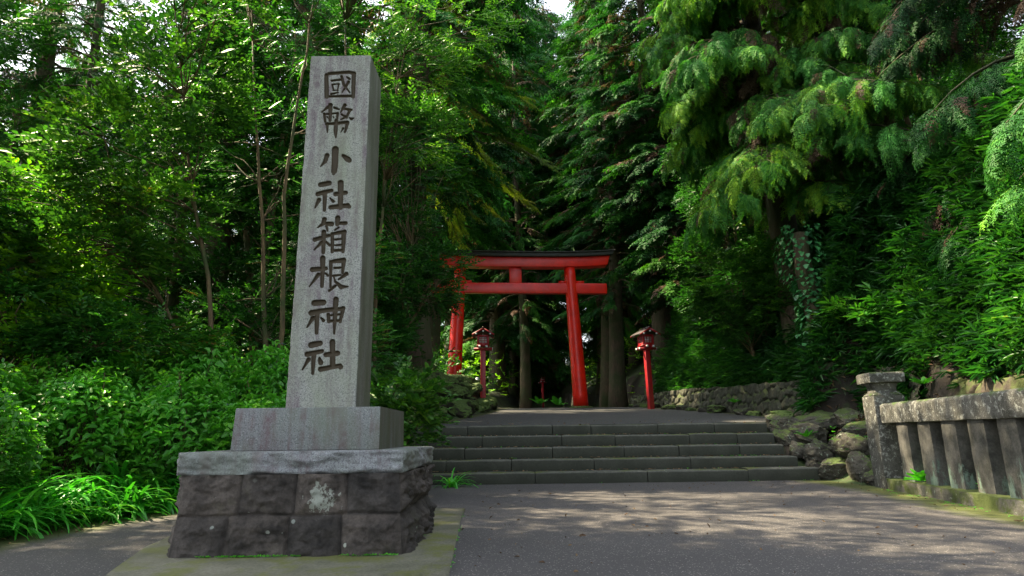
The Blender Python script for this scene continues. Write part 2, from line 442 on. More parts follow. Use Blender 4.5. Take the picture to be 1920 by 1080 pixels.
def T(x, y):
    x = np.asarray(x, float); y = np.asarray(y, float)
    b = baseh(y)
    dl = np.maximum(0, Lx(y) - x)
    bl = sstep(9.0, 14.0, y) * U(np.maximum(y, 12.6))
    hl = .12 + .75 * sstep(11, 14, y)
    k = sstep(0, .5, dl)
    zl = b * (1 - k) + bl * k + hl * sstep(0, 1.0, dl) + .10 * np.minimum(dl, 8) 
    dr = np.maximum(0, x - Rx(y))
    near = 1 - sstep(9.3, 10.0, y)                      # behind the fence
    mid = sstep(9.3, 10.0, y) * (1 - sstep(12.4, 12.9, y))
    far = sstep(12.4, 12.9, y)
    slope = .78 * np.minimum(dr, 5.5) + .25 * np.maximum(dr - 5.5, 0)
    zn = .12 * sstep(.25, .4, dr) + 1.28 * sstep(1.15, 1.55, dr) + slope * .88 * sstep(1.3, 2.0, dr)
    m1 = np.interp(y, [9.5, 10.6, 11.8, 12.6], [1.0, 1.5, 1.8, 1.3])
    zm = .95 * sstep(.1, 1.3, dr) + .95 * sstep(m1, m1 + .3, dr) + np.maximum(0, slope - 1.2) * .85
    br = np.maximum(b, 0)
    zf = .95 * sstep(.45, .75, dr) + slope * .75 * sstep(.4, 1.2, dr)
    zr = near * zn + mid * (zm) + far * zf + b * far
    z = np.where(dl > 0, zl, np.where(dr > 0, zr, b))
    off = (dl > 0) | (dr > 0)
    n = fbm(np.stack([x * .8, y * .8, x * 0 + 3], -1), 4)
    z = z + np.where(off, n * .12 * np.clip((dl + dr) * 2, 0, 1), -.04 - .30 * sstep(10.8, 11.1, y) * (1 - sstep(12.55, 12.75, y)) * (x < 4.95))
    return z
def Ts(x, y): return float(T(np.array([x]), np.array([y]))[0])

def axis(segs):
    a = [segs[0][0]]
    for s0, s1, d in segs:
        n = max(1, int(round((s1 - s0) / d))); a += list(s0 + (s1 - s0) * (np.arange(n) + 1) / n)
    return np.array(a)
gx = axis([(-160, -30, 6), (-30, -12, 1), (-12, -6, .3), (-6, 8, .09), (8, 14, .3), (14, 30, 1), (30, 160, 6)])
gy = axis([(-60, -4, 4), (-4, 3, .5), (3, 15, .09), (15, 30, .25), (30, 60, 1), (60, 260, 8)])
X, Y = np.meshgrid(gx, gy, indexing='ij')
Z = T(X, Y)
mb = MB(); mb.add(np.stack([X, Y, Z], -1), grid_idx(len(gx), len(gy)))
tag(link("ground", mb.mesh("ground", True), MT['soil']), kind="structure")

def sheet(name, ys, zf, mat, nx, w, lo=None, hi=None):
    v = []; r = []
    for y in ys:
        a = Lx(y) if lo is None else lo(y); b = Rx(y) if hi is None else hi(y)
        a += .10 * fbm(np.array([[y * 1.5, 1, 0]]), 3)[0] - .03; b += .08 * fbm(np.array([[y * 1.5, 9, 0]]), 3)[0] + .02
        t = np.linspace(0, 1, nx); t = .5 - .5 * np.cos(np.pi * t)
        xs = a + (b - a) * t
        v.append(np.stack([xs, xs * 0 + y, xs * 0 + zf(y) + .004 * fbm(np.stack([xs * .7, xs * 0 + y * .7, xs * 0], -1), 2)], -1))
        d = np.minimum(xs - a, b - xs); r.append(np.clip(1 - d / w, 0, 1))
    mb = MB(); mb.add(np.concatenate(v), grid_idx(len(ys), nx), None, np.concatenate(r))
    me = mb.mesh(name, True)
    o = link(name, me, mat); tag(o, kind="structure")
    return o
sheet("asphalt", np.arange(-14, 11.2, .12), lambda y: 0.0, MT['asphalt'], 80, 1.0)
sheet("path", np.concatenate([np.arange(12.75, 26, .15), np.arange(26, 90, 1.0)]), lambda y: float(U(y)), MT['path'], 60, .55)

# ------------------------------------------------------------------ stone steps
st = empty("stone_steps", (1.6, 11, 0), 0, "five wide worn stone steps leading up to the red gate", "steps")
zs = [0, .191, .387, .583, .79, .985]
rends = [5.17, 4.98, 4.90, 4.90, 4.93]
joints = [[-1.0, .35, 2.25, 3.95], [-1.2, -.05, 1.4, 3.1], [-.9, .7, 2.0, 3.0, 4.1], [-.6, .9, 1.9, 3.3, 4.2], [-.9, .75, 1.5, 2.8, 3.9]]
rs = np.random.default_rng(3)
for i in range(5):
    y0 = 11 + .36 * i
    xs = [-2.05] + joints[i] + [rends[i]]
    mb = MB()
    for a, b in zip(xs[:-1], xs[1:]):
        g = .006; n = int((b - a) / .06) + 2
        u = np.linspace(a + g, b - g, n)
        dy, dz = rs.normal(0, .008), rs.normal(0, .005)
        prof = [(0, zs[i] - .05), (0, zs[i] + .02), (0, zs[i + 1] - .03), (.004, zs[i + 1] - .012), (.018, zs[i + 1]), (.12, zs[i + 1] + .002), (.42, zs[i + 1] + .002), (.42, zs[i] - .05)]
        v = []
        for x in u:
            e = 1 - sstep(0, .03, min(x - a, b - x))
            for k, (py, pz) in enumerate(prof):
                nn = fbm(np.array([[x * 5, py * 5 + i * 3, pz * 5]]), 4)[0]
                v.append((x, y0 + dy + py + (.012 * nn + .012 * e if k < 5 else 0), pz + dz + (.008 * nn - .010 * e if 2 < k < 7 else 0)))
        m_ = len(prof)
        q = grid_idx(n, m_)
        v = np.array(v)
        c = len(v)
        mb.add(v, q)
        for s_ in (0, n - 1):
            mb.add(v[s_ * m_:(s_ + 1) * m_], [(0, 1, 6, 7), (1, 2, 5, 6), (2, 3, 4, 5)])
    link("step", mb.mesh("step"), MT['step'], st, loc=(-1.6, -11, 0))

# ------------------------------------------------------------------ inscribed monument
mon = empty("inscribed_monument", (-1.55, 5.2, 0), 0, "tall grey granite shrine pillar carved with Japanese characters on a stepped plinth", "monument")
OFF = (1.55, -5.2, 0)
# camera-free copy of the viewing maths, used only once to read the carved strokes off the photograph onto the pillar's own face
_M = np.array(cam.matrix_world.to_3x3())
YF = 5.013
def face(px, py):
    d = _M @ np.array([(px - 960) / 1170., -(py - 540) / 1170., -1.0]); t = YF / d[1]
    return d[0] * t, .8 + d[2] * t
A = (570, 120, 5.4); B = (570, 320, 5.4); Cc = (550, 500, 5.146)
ST = [
 (A, [(225,110,38),(228,330,42)]), (A, [(250,97,34),(450,82,34),(508,92,34)]), (A, [(503,100,40),(495,332,34)]), (A, [(225,328,24),(500,322,26)]),
 (A, [(280,168,22),(372,156,24)]), (A, [(285,208,17),(297,262,15)]), (A, [(285,206,15),(352,200,15)]), (A, [(350,202,16),(338,268,13)]), (A, [(292,266,13),(342,264,13)]),
 (A, [(272,302,20),(342,288,16)]), (A, [(378,122,26),(402,210,26),(462,288,12)]), (A, [(450,178,28),(422,228,24),(385,285,10)]), (A, [(432,128,14),(462,152,22)]),
 (A, [(265,415,42),(265,480,34),(262,572,26)]), (A, [(240,435,30),(175,490,10)]), (A, [(305,440,24),(355,458,16)]), (A, [(203,502,24),(212,582,20)]),
 (A, [(205,507,18),(342,496,18)]), (A, [(340,497,24),(332,575,18)]), (A, [(232,533,12),(244,548,8)]), (A, [(292,530,10),(300,545,8)]),
 (A, [(412,415,34),(368,490,12)]), (A, [(400,452,24),(478,462,24)]), (A, [(462,472,28),(432,530,24),(372,562,12)]), (A, [(378,508,18),(432,540,24)]), (A, [(458,540,10),(478,556,28),(503,545,8)]),
 (A, [(225,607,28),(440,590,32)]), (A, [(234,602,28),(235,688,14)]), (A, [(438,600,34),(412,690,18)]), (A, [(325,570,36),(318,680,36),(320,745,12)]), (A, [(395,650,20),(372,690,8)]),
 (A, [(315,862,62),(312,1000,58),(303,1085,52),(298,1112,26)]), (A, [(232,925,46),(212,985,38),(168,1035,12)]), (A, [(395,925,30),(440,962,54),(458,975,44)]),
 (B, [(168,142,48),(252,126,48)]), (B, [(138,236,42),(212,216,42),(278,200,32)]), (B, [(210,225,42),(206,400,28)]), (B, [(150,296,42),(110,376,12)]), (B, [(262,276,14),(295,310,28)]),
 (B, [(370,122,54),(370,240,48),(365,372,44)]), (B, [(318,236,42),(422,222,38)]), (B, [(268,370,42),(440,352,44),(455,365,36)]),
 (B, [(205,492,42),(190,540,34),(135,576,10)]), (B, [(195,532,28),(280,540,42)]), (B, [(225,560,24),(237,606,18)]),
 (B, [(340,478,48),(335,545,34)]), (B, [(335,532,26),(420,531,36)]), (B, [(350,575,16),(310,602,12)]),
 (B, [(108,698,40),(252,656,30)]), (B, [(200,622,44),(194,830,30)]), (B, [(180,722,34),(102,802,12)]), (B, [(226,722,20),(258,755,22)]),
 (B, [(285,640,32),(285,822,28)]), (B, [(285,640,28),(410,618,38)]), (B, [(402,630,42),(394,820,28)]), (B, [(310,698,18),(380,690,18)]), (B, [(310,755,16),(380,750,16)]), (B, [(300,808,24),(390,804,24)]),
 (B, [(84,1000,44),(220,990,34)]), (B, [(188,885,48),(188,1000,40),(180,1170,30)]), (B, [(268,922,30),(400,905,44)]), (B, [(270,930,32),(266,1180,18)]), (B, [(305,985,20),(365,982,18)]), (B, [(402,908,42),(388,1035,22)]),
 (Cc, [(240,78,34),(155,190,10)]), (Cc, [(312,66,16),(332,86,20)]), (Cc, [(345,232,20),(402,186,24)]), (Cc, [(370,88,16),(455,80,16)]),
 (Cc, [(510,70,36),(435,125,12)]), (Cc, [(400,140,16),(460,196,38),(525,192,12)]), (Cc, [(385,85,14),(405,145,14)]),
 (Cc, [(202,350,50),(290,345,46)]), (Cc, [(172,446,46),(280,425,38),(390,410,36)]), (Cc, [(228,458,40),(222,640,28)]), (Cc, [(186,496,38),(130,586,10)]), (Cc, [(266,495,16),(290,520,26)]),
 (Cc, [(336,460,28),(340,530,26)]), (Cc, [(400,415,30),(480,404,32)]), (Cc, [(480,402,36),(450,530,24)]), (Cc, [(360,470,16),(445,460,18)]), (Cc, [(345,526,22),(450,520,22)]), (Cc, [(410,317,46),(400,480,36),(392,645,16)]),
 (Cc, [(172,756,50),(258,740,42)]), (Cc, [(132,846,42),(275,816,32)]), (Cc, [(195,845,40),(185,1030,24)]), (Cc, [(145,896,34),(85,995,10)]), (Cc, [(250,882,18),(262,925,42)]),
 (Cc, [(376,725,44),(378,830,42),(378,965,42)]), (Cc, [(312,850,38),(425,836,42)]), (Cc, [(262,990,40),(450,955,32),(455,968,40)]),
]
# pillar front face as a finely divided sheet, cut where the strokes run
x0b, x1b, x0t, x1t, zb, zt = -1.805, -1.248, -1.794, -1.252, 1.028, 4.172
nu, nv = 190, 1040
u = np.linspace(0, 1, nu); v_ = np.linspace(0, 1, nv)
Uu, Vv = np.meshgrid(u, v_, indexing='ij')
PX = (x0b + (x0t - x0b) * Vv) * (1 - Uu) + (x1b + (x1t - x1b) * Vv) * Uu
PZ = zb + (zt - zb) * Vv
depth = np.full(PX.shape, -1.0)
wob = .0016 * fbm(np.stack([PX * 60, PZ * 60, PX * 0], -1), 3)
for (ox, oy, sc), pts in ST:
    P = []
    for (sx, sy, w) in pts:
        fx, fz = face(ox + sx / sc, oy + sy / sc)
        P.append((fx, fz, (w * 1.06 + 4) / sc / 1170. * 5.2 * .55))
    for (ax, az, aw), (bx, bz, bw) in zip(P[:-1], P[1:]):
        lo, hi = min(az, bz) - .08, max(az, bz) + .08
        j0 = int(np.clip((lo - zb) / (zt - zb) * (nv - 1), 0, nv - 1)); j1 = int(np.clip((hi - zb) / (zt - zb) * (nv - 1) + 1, 0, nv))
        xx, zz = PX[:, j0:j1], PZ[:, j0:j1]
        dx, dz = bx - ax, bz - az; L2 = dx * dx + dz * dz
        t = np.clip(((xx - ax) * dx + (zz - az) * dz) / L2, 0, 1)
        dist = np.hypot(xx - ax - t * dx, zz - az - t * dz)
        inside = (aw + (bw - aw) * t) - dist
        depth[:, j0:j1] = np.maximum(depth[:, j0:j1], inside)
ins = depth + wob
cut = np.clip(ins, 0, None)
dd = .024 * (1 - np.exp(-cut / .0045))
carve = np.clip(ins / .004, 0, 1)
edge_round = .006 * (np.exp(-Uu * .557 / .004) + np.exp(-(1 - Uu) * .557 / .004) + np.exp(-(1 - Vv) * 3.14 / .004))
edge_round = edge_round * (1 + 3.5 * np.clip(fbm(np.stack([PX * 14, PZ * 14, PX * 0 + 2], -1), 3), 0, 1))
PY = YF + dd + edge_round + .0012 * fbm(np.stack([PX * 20, PZ * 20, PX * 0 + 5], -1), 3)
mb = MB()
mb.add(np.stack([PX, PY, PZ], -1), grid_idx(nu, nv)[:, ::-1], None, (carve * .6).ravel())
# the other sides and the low pyramid of the top
YB0, YB1 = 5.50, 5.47
def fr(z):
    t = (z - zb) / (zt - zb); return x0b + (x0t - x0b) * t, x1b + (x1t - x1b) * t
a0, a1 = fr(zb); b0, b1 = fr(zt)
e = .0055
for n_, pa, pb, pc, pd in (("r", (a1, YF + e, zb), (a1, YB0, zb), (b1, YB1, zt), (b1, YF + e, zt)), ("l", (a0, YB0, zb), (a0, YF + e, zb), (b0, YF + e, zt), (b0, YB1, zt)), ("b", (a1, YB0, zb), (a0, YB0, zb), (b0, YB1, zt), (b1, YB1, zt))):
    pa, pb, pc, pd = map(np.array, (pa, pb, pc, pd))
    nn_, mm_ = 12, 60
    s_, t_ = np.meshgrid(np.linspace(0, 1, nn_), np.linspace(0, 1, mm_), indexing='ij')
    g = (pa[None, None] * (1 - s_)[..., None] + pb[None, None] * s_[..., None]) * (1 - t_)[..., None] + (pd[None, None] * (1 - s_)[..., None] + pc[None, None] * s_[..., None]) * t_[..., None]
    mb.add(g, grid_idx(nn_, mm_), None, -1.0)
apex = ((b0 + b1) / 2, (YF + YB1) / 2, zt + .05)
mb.add([(b0, YF + .004, zt), (b1, YF + .004, zt), (b1, YB1, zt), (b0, YB1, zt), apex], None, [(0, 1, 4), (1, 2, 4), (2, 3, 4), (3, 0, 4)], 0.0)
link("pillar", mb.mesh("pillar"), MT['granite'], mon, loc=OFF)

# plinth block
mb = MB()
x0, x1, y0, y1, z0, z1 = -2.125, -1.01, 4.813, 5.875, .712, 1.028
v = [(x0, y0, z0), (x1, y0, z0), (x1, y1, z0), (x0, y1, z0), (x0 + .012, y0 + .008, z1), (x1 - .003, y0 + .008, z1), (x1 - .003, y1 - .01, z1), (x0 + .012, y1 - .01, z1)]
mb.add(v, [(0, 3, 2, 1), (4, 5, 6, 7), (0, 1, 5, 4), (2, 3, 7, 6), (3, 0, 4, 7)], None, 0.0)
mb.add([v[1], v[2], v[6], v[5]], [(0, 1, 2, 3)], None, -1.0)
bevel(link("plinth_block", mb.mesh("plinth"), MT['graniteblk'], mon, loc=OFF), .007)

def rough_box(x0, x1, y0, y1, z0, z1, res, disp, top=True, taper=0.0, rval=0.0, topz=None):
    """a box whose sides are displaced along their normals by disp(u, z, side)"""
    mb = MB()
    P = [((x0, y0), (x1, y0), (0, -1)), ((x1, y0), (x1, y1), (1, 0)), ((x1, y1), (x0, y1), (0, 1)), ((x0, y1), (x0, y0), (-1, 0))]
    nz = max(3, int((z1 - z0) / res))
    for k, (a, b, n) in enumerate(P):
        L = math.hypot(b[0] - a[0], b[1] - a[1]); nl = int(L / res)
        s_, t_ = np.meshgrid(np.linspace(0, 1, nl), np.linspace(0, 1, nz), indexing='ij')
        xx = a[0] + (b[0] - a[0]) * s_; yy = a[1] + (b[1] - a[1]) * s_; zz = z0 + (z1 - z0) * t_
        d = disp(s_ * L, zz, k, L) * np.minimum(1, np.minimum(s_, 1 - s_) * L / .02)
        bt = taper * (1 - t_)
        ox = bt * np.where(s_ < .5, -1, 1) * 0
        xx = xx + n[0] * (d + bt) + (0 if n[0] else (b[0] - a[0]) / L * bt * (2 * s_ - 1))
        yy = yy + n[1] * (d + bt) + (0 if n[1] else (b[1] - a[1]) / L * bt * (2 * s_ - 1))
        mb.add(np.stack([xx, yy, zz], -1), grid_idx(nl, nz), None, rval if np.isscalar(rval) else rval[k](s_ * L, zz, L).ravel())
    if top:
        rv0 = rval if np.isscalar(rval) else .5
        mb.add([(x0, y0, z1), (x1, y0, z1), (x1, y1, z1), (x0, y1, z1)], [(0, 1, 2, 3)], None, rv0)
        mb.add([(x0, y0, z0), (x0, y1, z0), (x1, y1, z0), (x1, y0, z0)], [(0, 1, 2, 3)], None, rv0)
    return mb
def ledge_disp(u, z, k, L):
    t = (z - .557) / .155
    n = fbm(np.stack([u * 7 + k * 9, z * 16 + u * 3, u * 0 + k], -1), 5, .6)
    rid = 1 - np.abs(fbm(np.stack([u * 4 + z * 9, z * 22, u * 0 + 7 + k], -1), 4, .6)) * 2
    edge = sstep(0.0, .12, t) * (1 - sstep(.93, 1.0, t))
    return edge * (.004 + .045 * n + .020 * rid)
link("ledge_slab", rough_box(-2.375, -.785, 4.563, 6.10, .557, .712, .011, ledge_disp).mesh("ledge"), MT['ledge'], mon, loc=OFF)
jt = {0: ([.265, .52, .757], [.227, .50, .735]), 1: ([.36, .70], [.5, .8]), 2: ([.3, .6], [.4, .7]), 3: ([.4, .7], [.3, .65])}
def base_disp(u, z, k, L):
    upper = z > .285
    d = np.full(u.shape, 9.0)
    d = np.minimum(d, np.abs(z - .285 + .006 * np.sin(u * 9 + k)))
    ju = [j * L for j in jt[k][0]]; jl = [j * L for j in jt[k][1]]
    for j in ju: d = np.where(upper, np.minimum(d, np.abs(u - j)), d)
    for j in jl: d = np.where(~upper, np.minimum(d, np.abs(u - j)), d)
    dm = np.minimum(d, np.minimum(u, L - u) + .01)
    bul = sstep(0, .10, dm)
    n = fbm(np.stack([u * 5 + k * 11, z * 7, u * 0 + upper * 3.], -1), 6, .62)
    n2 = fbm(np.stack([u * 22 + k * 11, z * 22, u * 0], -1), 4, .6)
    j = 1 - sstep(.002, .012, d)
    amp = 1.1 if k == 0 else 2.0
    n = n * .75 + .5 * (1 - 2.2 * np.abs(fbm(np.stack([u * 8 + k * 7 + z * 3, z * 12, u * 0 + 4], -1), 4, .6))) - .2
    return bul * (.022 * amp + .045 * n * amp) + .016 * n2 - .030 * j
def block_tone(k):
    tones = np.random.default_rng(k + 4).uniform(.1, 1.0, 12)
    def f(u, z, L):
        up = z > .285
        a = sum((u > j * L).astype(int) for j in jt[k][0]); b = sum((u > j * L).astype(int) for j in jt[k][1])
        return tones[np.where(up, a, b + 5)]
    return f
link("block_base", rough_box(-2.315, -.815, 4.575, 5.98, -.02, .557, .011, base_disp, taper=.045, rval=[block_tone(k) for k in range(4)]).mesh("base"), MT['block'], mon, loc=OFF)

# concrete apron round the plinth
mb = MB()
poly = [(-.40, 3.95), (-.545, 6.6), (-.56, 7.3), (-1.6, 7.5), (-2.95, 7.3), (-2.95, 5.9), (-2.78, 5.0), (-2.48, 4.1), (-2.43, 3.97), (-1.4, 3.90)]
n = len(poly)
cx, cy = -1.6, 5.4
ring = [(x, y, .022) for x, y in poly] + [(x * 1.0 + (0.012 if x > cx else -.012), y + (-.012 if y < cy else .012), -.02) for x, y in poly] + [(cx, cy, .028)]
mb.add(ring, [(i + n, (i + 1) % n + n, (i + 1) % n, i) for i in range(n)], [(i, (i + 1) % n, 2 * n) for i in range(n)])
tag(link("concrete_apron", mb.mesh("apron"), MT['concrete']), kind="structure")

# ------------------------------------------------------------------ torii gate
tor = empty("torii_gate", (.15, 26, 0), RAD(5), "large red torii gate with a black capped beam standing over the path", "torii gate")
def gz(x): return float(U(26)) - .05
for sx, xb, xt in ((1, 2.65, 2.36), (-1, -2.65, -2.36)):
    mb = MB()
    zz = np.linspace(gz(0) + .12, 7.85, 14); t = (zz - zz[0]) / (zz[-1] - zz[0])
    tube(mb, np.stack([xb + (xt - xb) * t, 0 * t, zz], -1), .315 - .075 * t, 28)
    leg = link("leg", mb.mesh("leg", True), MT['vermilion'], tor)
    mb = MB()
    th = np.linspace(0, 2 * np.pi, 28, endpoint=False)
    tube(mb, [(xb, 0, gz(0) - .15), (xb, 0, gz(0) + .08), (xb, 0, gz(0) + .13)], [.55, .52, .40], 28)
    link("foot_stone", mb.mesh("foot", True), MT['kerb'], tor)
def beam(name, L, z0, z1, d, sweep, slant, mat, ends=0):
    n = 40; mb = MB(); V = []
    for i in range(n):
        s = -1 + 2 * i / (n - 1); x = s * L; up = sweep * abs(s) ** 3
        xe0 = x - slant * s * (1 if abs(s) > .99 else 0)
        for (yy, zz, xx) in ((-d, z0 + up, xe0), (d, z0 + up, xe0), (d, z1 + up, x), (-d, z1 + up, x)):
            V.append((xx, yy, zz))
    q = []
    for i in range(n - 1):
        for k in range(4):
            k2 = (k + 1) % 4; q.append((i * 4 + k, (i + 1) * 4 + k, (i + 1) * 4 + k2, i * 4 + k2))
    q += [(0, 1, 2, 3), ((n - 1) * 4 + 3, (n - 1) * 4 + 2, (n - 1) * 4 + 1, (n - 1) * 4)]
    mb.add(V, q)
    o = link(name, mb.mesh(name), mat, tor)
    return bevel(o, .015)
beam("lintel", 4.12, 7.83, 8.25, .26, .13, .12, MT['vermilion'])
beam("lintel_cap", 4.28, 8.255, 8.42, .40, .13, .05, MT['kasagi'])
mb = MB(); n = 40; V = []
for i in range(n):
    s = -1 + 2 * i / (n - 1); x = s * 4.31; up = .13 * abs(s) ** 3
    V += [(x, -.46, 8.425 + up), (x, .46, 8.425 + up), (x, .46, 8.46 + up), (x, 0, 8.58 + up), (x, -.46, 8.46 + up)]
q = []; tt = []
for i in range(n - 1):
    for k in range(5):
        k2 = (k + 1) % 5; q.append((i * 5 + k, (i + 1) * 5 + k, (i + 1) * 5 + k2, i * 5 + k2))
for b_ in (0, (n - 1) * 5): q.append((b_, b_ + 1, b_ + 2, b_ + 4)); tt.append((b_ + 2, b_ + 3, b_ + 4))
mb.add(V, q, tt); link("cap_roof", mb.mesh("cap"), MT['kasagi'], tor)
beam("tie_beam", 3.95, 6.70, 7.14, .14, 0, 0, MT['vermilion'])
mb = MB(); box(mb, -.26, .26, -.12, .12, 7.142, 7.832); bevel(link("centre_strut", mb.mesh("strut"), MT['vermilion'], tor), .012)
for sx in (-1, 1):
    for dx in (-.38, .38):
        mb = MB(); cxx = sx * 2.42 + dx
        box(mb, cxx - .17, cxx + .17, -.10, .10, 7.142, 7.25)
        link("wedge", mb.mesh("wedge"), MT['vermilion'], tor)

# ------------------------------------------------------------------ lanterns
def lantern(loc, rz, label, lean=0.0, s=1.0):
    L = empty("lantern_post", loc, rz, label, "lantern", "red wooden lanterns along the path")
    L.rotation_euler = (0, lean, rz); L.scale = (s * .78,) * 3
    H0 = 2.82
    mb = MB(); box(mb, -.12, .12, -.12, .12, -.35, H0); bevel(link("post", mb.mesh("post"), MT['lampred'], L), .012)
    mb = MB()
    for a in (-.16, .16):
        box(mb, -.43, .43, a - .045, a + .045, H0 + .002, H0 + .09); 
        box(mb, a - .045, a + .045, -.43, .43, H0 + .092, H0 + .17)
    box(mb, -.30, .30, -.30, .30, H0 + .172, H0 + .215)
    link("bracket", mb.mesh("bracket"), MT['lampred'], L)
    for a in (-.16, .16):
        for b_ in (-.434, .434):
            mb = MB(); box(mb, b_ - .012, b_ + .012, a - .05, a + .05, H0 - .003, H0 + .095); link("beam_end", mb.mesh("e"), MT['white'], L)
            mb = MB(); box(mb, a - .05, a + .05, b_ - .012, b_ + .012, H0 + .088, H0 + .175); link("beam_end", mb.mesh("e"), MT['white'], L)
    z0, z1 = H0 + .217, H0 + .70
    mb = MB()
    for a in (-.25, .25):
        for b_ in (-.25, .25): box(mb, a - .03, a + .03, b_ - .03, b_ + .03, z0, z1)
    for a in (-.25, .25):
        for (za, zb_) in ((z0, z0 + .10), (z1 - .10, z1)):
            box(mb, -.218, .218, a - .025, a + .025, za, zb_); box(mb, a - .025, a + .025, -.218, .218, za, zb_)
    for k in (-.2, .2):
        for sx in (-1, 1):
            box(mb, k - .022, k + .022, sx * .25 - .02, sx * .25 + .02, z0 + .102, z1 - .102)
            box(mb, sx * .25 - .02, sx * .25 + .02, k - .022, k + .022, z0 + .102, z1 - .102)
    bevel(link("lamp_frame", mb.mesh("frame"), MT['lampred'], L), .004, 1)
    mb = MB(); box(mb, -.215, .215, -.225, .225, z0 + .06, z1 - .06); box(mb, -.225, .225, -.215, .215, z0 + .061, z1 - .061)
    win = link("lamp_window", mb.mesh("win"), MT['paper'], L)
    mb = MB()
    for k in (-.064, .064):
        for sx in (-1, 1):
            box(mb, k - .011, k + .011, sx * .238 - .011, sx * .238 + .011, z0 + .102, z1 - .102); box(mb, sx * .238 - .011, sx * .238 + .011, k - .011, k + .011, z0 + .102, z1 - .102)
            zz = z0 + .24 + (k + .064) / .128 * .10 - .03
            box(mb, -.178, .178, sx * .238 - .009, sx * .238 + .009, zz - .011, zz + .011); box(mb, sx * .238 - .009, sx * .238 + .009, -.178, .178, zz - .011, zz + .011)
    link("lattice", mb.mesh("lat"), MT['lampred'], win)
    # gabled roof, ridge running front to back
    mb = MB(); zr = z1 + .30
    for sx in (-1, 1):
        v = [(0, -.50, zr), (0, .50, zr), (sx * .50, .50, z1 + .03), (sx * .50, -.50, z1 + .03), (0, -.50, zr - .05), (0, .50, zr - .05), (sx * .50, .50, z1 - .02), (sx * .50, -.50, z1 - .02)]
        mb.add(v, [(0, 1, 2, 3), (4, 7, 6, 5), (0, 3, 7, 4), (1, 5, 6, 2), (2, 6, 7, 3)])
        for k in range(9):
            yy = -.46 + k * .115
            mb.add([(0, yy - .02, zr + .012), (0, yy + .02, zr + .012), (sx * .51, yy + .02, z1 + .042), (sx * .51, yy - .02, z1 + .042), (0, yy - .02, zr - .02), (0, yy + .02, zr - .02), (sx * .51, yy + .02, z1), (sx * .51, yy - .02, z1)], [(0, 1, 2, 3), (0, 3, 7, 4), (1, 5, 6, 2), (2, 6, 7, 3)])
    box(mb, -.035, .035, -.53, .53, zr - .01, zr + .05)
    roof = link("roof", mb.mesh("roof"), MT['lampdark'], L)
    for sy in (-1, 1):
        mb = MB()
        for sx in (-1, 1):
            v = [(0, sy * .515, zr + .005), (sx * .52, sy * .515, z1 + .005), (sx * .52, sy * .515, z1 - .075), (0, sy * .515, zr - .085), (0, sy * .49, zr + .005), (sx * .52, sy * .49, z1 + .005), (sx * .52, sy * .49, z1 - .075), (0, sy * .49, zr - .085)]
            mb.add(v, [(0, 1, 2, 3), (4, 7, 6, 5), (0, 4, 5, 1), (1, 5, 6, 2), (2, 6, 7, 3), (3, 7, 4, 0)])
        link("gable_board", mb.mesh("gb"), MT['lampred'], roof)
    for sy in (-1, 1):
        for xx, zz in ((-.33, z1 + .015), (.33, z1 + .015), (0, zr - .17)):
            mb = MB(); box(mb, xx - .04, xx + .04, sy * .50 - .03, sy * .50 + .03, zz - .035, zz + .03)
            link("rafter_end", mb.mesh("re"), MT['white'], roof)
    return L
lantern((-1.10, 23, float(U(23)) + .02), RAD(3), "red wooden lantern left of the path, its post foot hidden behind mossy rocks")
lantern((4.98, 23, float(U(23)) - .05), RAD(16), "red wooden lantern on a slightly leaning post right of the path, before the stone wall", lean=RAD(-1.2))
lantern((2.66, 57, float(U(57))), RAD(0), "small distant red lantern seen through the middle of the red gate")

# ------------------------------------------------------------------ stone fence
FA = np.array((5.26, 9.19)); FB = np.array((4.60, 5.0)); FD = (FB - FA) / np.linalg.norm(FB - FA); FN = np.array((-FD[1], FD[0]))   # FN points away from the road (+x)
fang = math.atan2(FD[1], FD[0])
fen = empty("stone_fence", (FA[0], FA[1], 0), fang, "lichened grey stone fence with square balusters and a tall capped end post beside the asphalt", "fence")
